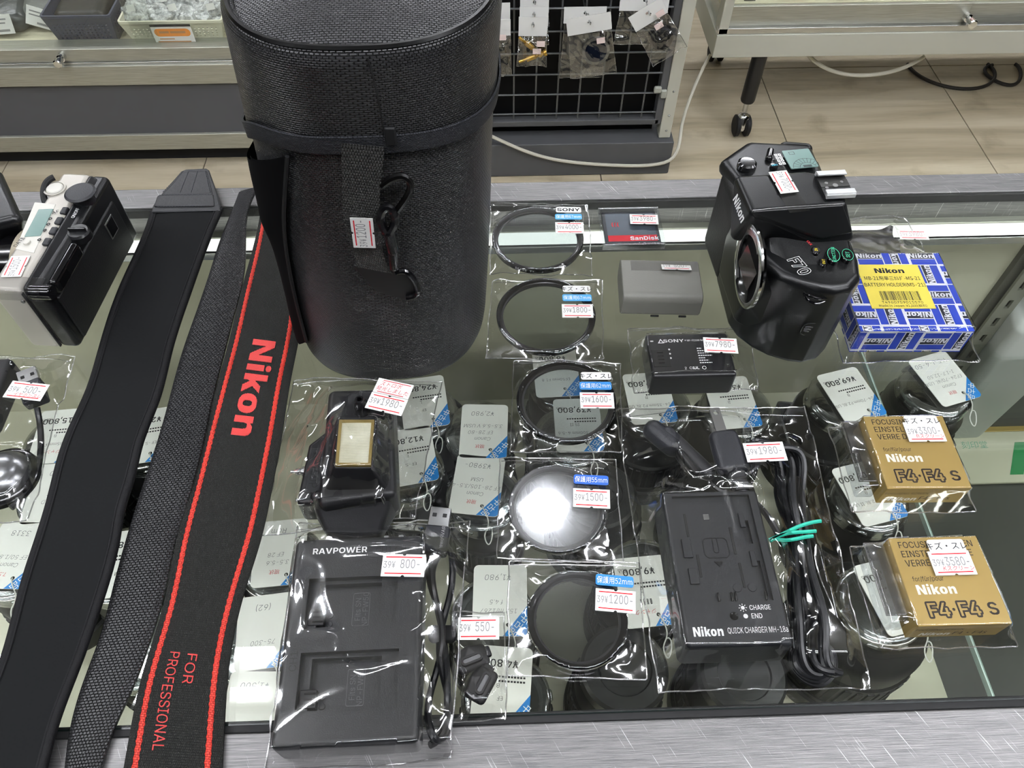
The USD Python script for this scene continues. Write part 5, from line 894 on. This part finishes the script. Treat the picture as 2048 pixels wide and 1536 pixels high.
# ---------------------------------------------------------------- bagged flash, chargers, caps, cable
def flash_unit():
    t = Thing('flash_unit', 'small black camera flash with a gold-rimmed ribbed window, lying in a clear bag', 'flash', (-84, 245, .3)); A = lambda n, m, mt, **k: t.add(n, m, mt, world=True, **k); pl = M('flash_black', '#19191b', .4, bump=(1100, .15))
    A('body', hull([(x, y, z, 4) for x, y in ((-100, 282), (-68, 282), (-62, 214), (-98, 210)) for z in (5, 25)]), pl, smooth=40); A('side_shoulder', hull([(x, y, z, 3) for x, y in ((-110, 248), (-96, 262), (-96, 212), (-112, 212)) for z in (5, 21)]), pl, smooth=40)
    A('lower_block', hull([(-104, 212, 6, 4), (-64, 212, 6, 4), (-104, 214, 22, 4), (-64, 214, 22, 4), (-94, 196, 5, 4), (-72, 196, 5, 4)]), pl, smooth=40)
    lz = 42.; A('flash_head', hull([(*at(*q, lz)[:2], lz-3, 2) for q in ((680, 843), (748, 843), (740, 930), (671, 930))]+[(x, y, 22, 3) for x, y in ((-96, 258), (-66, 258), (-62, 214), (-98, 214))]), pl, smooth=40)
    qp = [at(*q, lz)[:2] for q in ((671, 932), (742, 932), (749, 841), (679, 841))]; fr = Polygon(qp); f = A('window_frame', ext(fr.difference(fr.buffer(-1.6)), lz-1.5, lz+.9), M('gold_rim', '#b9a263', .3, .7)); A('window', ext(fr.buffer(-1.2), lz-1.2, lz), M('flash_window', '#d8d3b4', .2, noise=(60, '#f6f2d8', .2)), parent=f)
    b = fr.bounds; n = 26
    for k in range(n):
        y = b[1]+2+(b[3]-b[1]-4)*k/(n-1); A('window_rib', tube([(b[0]+2.0, y, lz), (b[2]-2.0, y, lz)], .42, 6), CLEAR, parent=f)
    k = at(721, 808, 36); A('knob', lathe([(1.4, 1), (1.6, 5), (2.6, 5), (4.6, 0), (5, -8), (0, -8)], 24, k[2], k[0], k[1]), GLOSS); A('body_seam', tube([at(722, 782, 29.5), at(721, 800, 29.5), at(719, 838, 30)], .5, 5), M('seam_dark', '', 0))
    A('label_plate', rb(-110.5, -98.5, 216, 246, 23.6, 24.4, .3, 6), M('flash_plate', '#1f2022', .5)); A('plate_print', text('PENTAX', 3.6, (-101, 232, 24.4), (0, -1, 0), (1, 0, 0), weight=500, sx=.9), M('dark_emboss', '#08080a', .4)); A('plate_print', text('AF100P', 5.0, (-106.5, 231, 24.4), (0, -1, 0), (1, 0, 0), weight=500, sx=.9), M('dark_emboss', '', 0))
    for px, py in ((602, 943), (612, 1000)): o = at(px, py, 12); A('contact_pin', lathe([(0, -6), (3, -6), (3, -1), (2, -1), (2, 3), (1, 3), (1, 6), (0, 6)], 16).apply_transform(trimesh.transformations.rotation_matrix(-math.pi/2, [0, 1, 0])).apply_translation(o), STEEL)
    b = Thing('clear_bag', 'loose crinkled clear bag around the small black flash', 'bag', (-80, 245, .2)); q = px4((524, 1075), (832, 1037), (884, 765), (590, 762))
    hz = film(b, q, lambda X, Y: np.maximum(blocks((-104, -64, 208, 287, 30), (-115, -96, 210, 263, 25), (-94, -66, 200, 212, 14))(X, Y), np.where(fr.buffer(1).bounds[0] < X, 1, 0)*np.where(X < fr.bounds[2]+1, 1, 0)*np.where((Y > b_[1]-1) & (Y < b_[3]+1), lz+1.6, 0) if (b_ := fr.bounds) else 0), 96, 1.9, 31, edge=1.2, loose=.2)
    xd = ad((738, 795), (812, 812), 34); yd = np.array([-xd[1], xd[0], 0]); o = on(hz, 773, 808, 24, 13); o2 = on(hz, 787, 778, 23, 12)+[0, 0, .3]; price(b, o, xd, yd, '1980-', w=23, h=12); c = b.add('upper_label', place(ext(sbox(-11.5, -5.5, 11.5, 5.5), 0, .25), o2, xd, yd), WHITE, world=True)
    b.add('pen_note', place(flat(union_all([sh(glyph('ストロボ', 2.6, 'cjk', slant=.2), -2, 2), sh(glyph('発光しました', 2.6, 'cjk', slant=.2), 0, -1.8), sbox(-8, 4, 10, 4.6), sbox(-9, -4.8, 8, -4.2)]), .34), o2, xd, yd), REDPEN, parent=c, world=True)
flash_unit()
def dual_charger():
    t = Thing('battery_charger', 'black dual-bay battery charger with white lettering, in the largest front bag', 'charger', (-76, 134, .5), rz=.015); sat = M('charger_satin', '#2b2c2e', .36, bump=(1600, .2)); A = lambda n, m, mt, **k: t.add(n, m, mt, **k); h = 25.
    body = hull([(x, y, z, 3.5) for x in (-31.5, 31.5) for y in (-50, 50) for z in (4, h-3.5)]); bay = lambda x0, x1, y0, y1, d: m3.Manifold.cube([x1-x0, y1-y0, d+2]).translate([x0, y0, h-d])
    bays = [(-25, 22, 3, 30), (-25, 24, -38, -9)]
    for x0, x1, y0, y1 in bays: body = body-bay(x0, x1, y0, y1, 4.2)-bay(x0+5, x1-9, y0+2, y1-2, 9)
    A('body', body, sat, smooth=35); ink = M('pale_grey_print', '#57585a', .5); P = lambda s, hh, x, y, deg=0, z=h+.05, m=ink, **k: A('case_print', place(flat(glyph(s, hh, **k), .04), (x, y, z), (math.cos(math.radians(deg)), math.sin(math.radians(deg)), 0), (-math.sin(math.radians(deg)), math.cos(math.radians(deg)), 0)), m)
    P('RAVPOWER', 3.3, -10, 45.5, m=WHITE_PRINT, weight=700, sx=1.12); P('CH1 CH2', 3.2, 19, 45, weight=400, m=M('dark_emboss', '', 0)); P('CH2', 3.6, -28.2, 26, 90, m=M('dark_emboss', '', 0)); P('CH1', 3.6, -28.4, -13, 90, m=M('dark_emboss', '', 0))
    for (x0, x1, y0, y1) in bays:
        z = h-8.9; y = (y0+y1)/2-1; A('bay_plate', ext(rrect(9, 18, 1, 2, y).difference(rrect(8.4, 17.4, .8, 2, y)), z, z+.15), ink); P('Fits SN', 2.8, .3, y, 90, z); P('NP-FW50', 2.8, 4.2, y, 90, z)
        A('contact_block', rb(x0+.5, x0+9, y0+3, y0+12, h-9.2, h-3.4, .6, 8), BLACK)
        for k in range(3): A('contact_slot', rb(x0+3, x0+8.6, y0+4.2+k*2.6, y0+5.2+k*2.6, h-3.6, h-3.1, .2, 6), GLOSS)
        for k in range(2): A('bay_screw', lathe([(0, .3), (1.5, .3), (1.6, 0), (1.6, -.5)], 18, z, x0+11, y0+5+k*4.6), sat)
    for x in (13, 21): A('indicator', rb(x, x+3, 51, 53.9, h-4, h-1, .6, 8), M('lamp_grey', '#6b6c6c', .4))
    u = Thing('usb_cable', 'coiled black cable with a steel plug beside the dual charger', 'cable', (-25, 130, .5)); B = lambda n, m, mt, **k: u.add(n, m, mt, world=True, **k); z = 8.
    o, e = at(876, 1056, z), at(881, 1028, z); d = e-o; w = np.array([d[1], -d[0], 0]); B('plug_shell', place(rb(-6, 6, 0, 12.5, -2.2, 2.2, .5, 8), o, w, d), STEEL)
    for s in (-3, 3): B('plug_hole', place(rb(s-1.2, s+1.2, 6, 8.4, 2, 2.4, .2, 6), o, w, d), RUBBER)
    B('plug_grip', place(rb(-7.6, 7.6, -17, .5, -4, 4, 2, 10), o, w, d), SATIN); B('grip_print', text('RAVPower', 2.0, at(884, 1075, z+4.1), -d, w*-1, weight=500), GREY)
    rg = [(886, 1085), (890, 1100), (868, 1108), (858, 1150), (876, 1215), (884, 1290), (868, 1360), (856, 1430), (870, 1478), (890, 1470), (898, 1420), (884, 1340), (882, 1260), (900, 1190), (905, 1130), (890, 1098), (872, 1120), (866, 1170), (880, 1240), (892, 1320), (895, 1400), (880, 1475), (860, 1490)]
    pts = np.array([at(*q, 5+3.6*(k % 3)+2*math.sin(k)) for k, q in enumerate(rg)]); B('cable_run', tube(pts, 1.9, 8, 260), M('cable_black', '#17181a', .35))
    B('cable_tie', hull([(*at(*q, 6), 3) for q in ((868, 1262), (902, 1262), (868, 1275), (902, 1275))]), RUBBER)
    b = Thing('clear_bag', 'glossy clear bag around the dual charger and its cable', 'bag', (-70, 134, .2)); q = px4((530, 1545), (905, 1520), (940, 1045), (600, 1050)); c, s = math.cos(.015), math.sin(.015)
    ob = lambda X, Y: np.maximum(np.where((np.abs(c*(X+76)+s*(Y-134)) < 35.3) & (np.abs(-s*(X+76)+c*(Y-134)) < 53.8), h+.4, 0), blocks((-38, -14, 84, 178, 13))(X, Y)); hz = film(b, q, ob, 100, 2.2, 41, edge=1.0, loose=.45, coarse=1.9); price(b, on(hz, 807, 1131), (1, -.05, 0), (0, 1, 0), ' 800-', w=23, h=12.6)
dual_charger()
def quick_charger():
    t = Thing('battery_charger', 'black quick charger with a recessed battery plate and white lettering', 'charger', (120.5, 165, .5)); g = M('charger_charcoal', '#25272a', .45, bump=(1500, .2)); A = lambda n, m, mt, **k: t.add(n, m, mt, **k); h = 26.
    body = hull([(x, y, z, r) for x in (-25, 25) for y in (-42, 42) for z, r in ((4, 3.5), (h-2.2, 2.2))]); body -= m3.Manifold.cube([44, 62, 5]).translate([-22, -21, h-2.2]); body -= m3.Manifold.cube([4, 14, 5]).translate([15, 12, h-4.5]); body -= m3.Manifold.cube([4, 20, 5]).translate([16.5, -18, h-4.5]); A('body', body, g, smooth=35); zf = h-2.15
    for x, y, w, l in ((-18, 10, 5, 11), (-17, -6, 5, 9), (15.5, 26, 3, 9), (17, 3, 3, 9)): A('slide_guide', rb(x-w/2, x+w/2, y-l/2, y+l/2, zf-.5, zf+1.2, .4, 8), g)
    for x, y, l in ((-16, 24, 14), (-13, 0, 13), (8, 14, 16), (9, -6, 14)): A('guide_slot', rb(x-.7, x+.7, y-l/2, y+l/2, zf-.3, zf+.15, .2, 6), RUBBER)
    A('battery_outline', [ext(rrect(14, 12, 3, -2, 10).difference(rrect(13.2, 11.2, 2.6, -2, 10)), zf, zf+.3), ext(rrect(3, 9, 1.4, -2, 11.5).difference(rrect(2.4, 8.4, 1.1, -2, 11.5)), zf, zf+.3), ext(Polygon([(-4.5, 2), (.5, 2), (-2, -1)]), zf, zf+.3)], M('dark_emboss', '', 0)); A('release_window', rb(-5.6, -2.4, 27, 30.5, zf-.2, zf+.2, .2, 6), STEEL)
    for x in (-6, 1, 3, 19): A('contact_spring', rb(x-.5, x+.5, -20.5, -15.5, zf, zf+1.6, .4, 6), GLOSS)
    for x in (5, 13): A('plate_screw', lathe([(0, .3), (2.2, .3), (2.4, 0), (2.4, -.4)], 20, zf, x, -13), g)
    P = lambda s, hh, x, y, **k: A('case_print', flat(sh(glyph(s, hh, **k), x, y), h+.05), WHITE_PRINT); P('Nikon', 4.8, -15.2, -36.2, weight=900, fit=15.4); P('QUICK CHARGER MH-18a', 3.0, 10.3, -36.4, weight=450, fit=31); P('CHARGE', 2.6, 14, -24.6, weight=600, fit=11); P('END', 2.6, 11.4, -29, weight=600, fit=5.6)
    A('case_print', flat(union_all([Point(5.6, -29).buffer(1.2), Point(5.0, -24.6).buffer(1.0)]+[rot(sbox(1.4, -.2, 2.2, .2), a, 5, -24.6) for a in range(0, 360, 45)]), h+.05), WHITE_PRINT); A('indicator', lathe([(0, .1), (1.2, .1), (1.9, .5), (2.2, .2), (2.2, -1)], 20, h, -.4, -28.8), GLOSS)
    u = Thing('mains_cable', 'black mains cord with a steel-bladed plug, tied in a bundle beside the quick charger', 'cable', (165, 165, .5)); B = lambda n, m, mt, **k: u.add(n, m, mt, world=True, **k); cm = M('cable_black', '', 0)
    o, e = at(1456, 905, 22), at(1436, 842, 24); d = e-o; w = np.array([d[1], -d[0], 0]); l = np.linalg.norm(d); B('plug_body', place(hull([(-5, -10, 0, 5), (5, -10, 0, 5), (-4.5, 10, 0, 4.5), (4.5, 10, 0, 4.5)]), o, w, d), SATIN); B('plug_blade', place(ext(rrect(6.4, 17, 1, 0, 22).difference(Point(0, 27).buffer(1.5)), -.8, .8), o, w, d), STEEL); B('plug_blade', place(ext(rrect(6.4, 17, 1, 0, 22).difference(Point(0, 27).buffer(1.5)), -.8, .8), o+[2, -3, -12], w, d), STEEL)
    o2 = at(1472, 950, 20); B('plug_neck', place(hull([(-3, 8, 0, 4.5), (3, 8, 0, 4.5), (0, -14, 0, 3.6)]), o2, w, d), SATIN); 
    for k in range(5): B('strain_rib', place(rb(-4.4, 4.4, -11+k*3.4, -9.4+k*3.4, -4, 4.2, .6, 8), o2, w, d), BLACK)
    rng = np.random.default_rng(2)
    for k in range(9):
        dx = -24+k*8.5; dz = 6+(k % 3)*5; top = (1500+dx*.9, 880+abs(k-4)*5); q = [(1482, 955), (1500+dx*.4, 905), top, (1562+dx, 905+6*(k % 3)), (1572+dx*.75, 980), (1588+dx*.5, 1055), (1598+dx*.7, 1160), (1608+dx*1.0, 1260), (1622+dx*.8, 1330+4*(k % 4)), (1660+dx*.5, 1345)]
        B('cord_strand', tube(np.array([at(*p_, dz+4*math.sin(i*1.3+k)) for i, p_ in enumerate(q if k == 0 else q[2:])]), 1.9, 8, 70), cm)
    for k in range(3): B('cord_loop', tube([at(1585+k*6, 1300, 8+k*3), at(1600, 1352-k*6, 6+k*3), at(1640, 1368-k*8, 6+k*3), at(1668-k*5, 1335, 8+k*3), at(1650-k*4, 1290, 10+k*3)], 1.9, 8, 40), cm)
    for q in (((1538, 1080), (1565, 1068), (1590, 1056), (1615, 1047), (1642, 1042)), ((1540, 1082), (1570, 1068), (1600, 1064), (1632, 1062)), ((1545, 1076), (1575, 1080), (1600, 1076), (1626, 1072))): B('twist_tie', tube([at(*p_, 21) for p_ in q], 1.1, 6, 30), M('green_tie', '#2fb59a', .45))
    B('appliance_plug', [tm(hull([(*at(1308, 862, 14), 7), (*at(1345, 892, 14), 7)])), tm(hull([(*at(1335, 868, 16), 5), (*at(1415, 945, 14), 5), (*at(1385, 935, 8), 5)]))], SATIN); B('plug_rib', hull([(*at(1360, 905, 20), 2.4), (*at(1392, 945, 19), 2.4), (*at(1372, 922, 12), 4)]), BLACK); B('cord_strand', tube([at(1415, 950, 10), at(1450, 985, 9), at(1500, 1000, 8), at(1540, 1040, 12), at(1570, 1090, 14)], 1.9, 8, 40), cm)
    b = Thing('clear_bag', 'big loose clear bag around the quick charger and its cord', 'bag', (130, 170, .2)); q = px4((1315, 1385), (1740, 1378), (1608, 818), (1232, 820)); hz = film(b, q, blocks((92, 149, 121, 211, h+.5), (150, 180, 118, 225, 15), (110, 150, 215, 262, 22)), 104, 2.3, 51, edge=1.4, loose=.12); price(b, on(hz, 1530, 904, 24, 13), (1, .02, 0), (0, 1, 0), '1980-', w=24, h=13)
quick_charger()
def caps():
    t0 = None; rub = M('cap_rubber', '#1a1a1c', .5)
    for i, (px, py, ang, lab) in enumerate(((943, 1318, .35, 'upper of two small black slotted rubber caps in the tiny bag'), (963, 1368, 1.05, 'lower of two small black slotted rubber caps in the tiny bag'))):
        o = at(px, py, 5); t = Thing('rubber_cap', lab, 'cap', o, rz=ang, group=None); t.add('cap_body', hull([(-6.5, -3.2, -2, 2.6), (6.5, -3.2, -2, 2.6), (-6.5, 3.8, -2, 2.6), (6.5, 3.8, -2, 2.6), (0, 4.6, 2.4, 2)]), rub); t.add('slot_rim', ext(rrect(12, 4.6, 2.2, 0, -1).difference(rrect(9.6, 2.4, 1.1, 0, -1)), 1.0, 4.2), rub); t.add('slot', ext(rrect(9.4, 2.2, 1.0, 0, -1), 1.0, 3.3), M('slot_grey', '#77787a', .4)); t.add('cap_tab', rb(5, 11, -2, 4, -3.5, -.5, 1, 8), rub)
    b = Thing('clear_bag', 'tiny clear bag holding two rubber caps, beside the dual charger', 'bag', (-23, 118, .2)); hz = film(b, px4((905, 1448), (1013, 1442), (1008, 1226), (908, 1228)), lambda X, Y: np.maximum(disc(*at(943, 1318, 0)[:2], 9, 9)(X, Y), disc(*at(963, 1368, 0)[:2], 9, 9)(X, Y)), 70, 1.3, 61); price(b, on(hz, 957, 1257), (1, -.02, 0), (0, 1, 0), ' 550-', w=22, h=12)
caps()
def left_bag():
    t = Thing('disc_reader', 'round silver-domed gadget with a black rim and cable in the bag at the left border', 'gadget', at(14, 962, .5)); t.add('dome', lathe([(0, 15), (7, 14.6), (13, 12.5), (16.5, 8.5), (17.5, 5), (0, 5)], 48), M('silver_dome', '#8f9092', .25, .9)); t.add('rim', lathe([(0, 0), (19, 0), (21, 2), (20.5, 5), (17.5, 6.5), (0, 6.5)], 48), GLOSS)
    t.add('cable_run', tube([at(74, 815, 12), at(80, 850, 6), at(80, 915, 4), at(66, 965, 4), at(40, 1000, 4), at(22, 1016, 5)], 1.9, 8, 60), M('cable_black', '', 0), world=True); o, e = at(72, 800, 12), at(58, 755, 14); d = e-o; w = np.array([d[1], -d[0], 0]); t.add('plug_grip', place(rb(-7, 7, -3, 14, -4.5, 4.5, 1.6, 10), o, w, d), SATIN, world=True); t.add('plug_shell', place(rb(-6, 6, 13, 25, -2.3, 2.3, .5, 8), o, w, d), STEEL, world=True)
    for s in (-3, 3): t.add('plug_hole', place(rb(s-1.2, s+1.2, 18, 20.4, 2.1, 2.5, .2, 6), o, w, d), RUBBER, world=True)
    k = Thing('charger_block', 'black ribbed block beside the steel plug in the bag at the left border', 'charger', at(6, 810, .5)); k.add('block', rb(-20, 8, -24, 24, 0, 20, 3, 10), SATIN); [k.add('rib', rb(-16+i*4.4, -14+i*4.4, -22, 4, 19.6, 20.8, .5, 6), BLACK) for i in range(5)]
    b = Thing('clear_bag', 'clear bag with a steel plug and silver dome, cut by the left border', 'bag', at(10, 880, .2)); c = at(14, 962, 0); o2 = at(6, 810, 0); hz = film(b, px4((-70, 1050), (62, 1046), (152, 716), (-60, 722)), lambda X, Y: np.maximum.reduce([disc(c[0], c[1], 19, 13)(X, Y), blocks((o2[0]-21, o2[0]+9, o2[1]-25, o2[1]+25, 21.5))(X, Y), disc(*at(70, 790, 0)[:2], 12, 17)(X, Y)]), 90, 1.6, 71, edge=1.2); xd = ad((18, 778), (90, 786), 18); price(b, on(hz, 53, 782, 25, 13), xd, (-xd[1], xd[0], 0), ' 500-', note='イヤホンスレ', w=25, h=13)
left_bag()
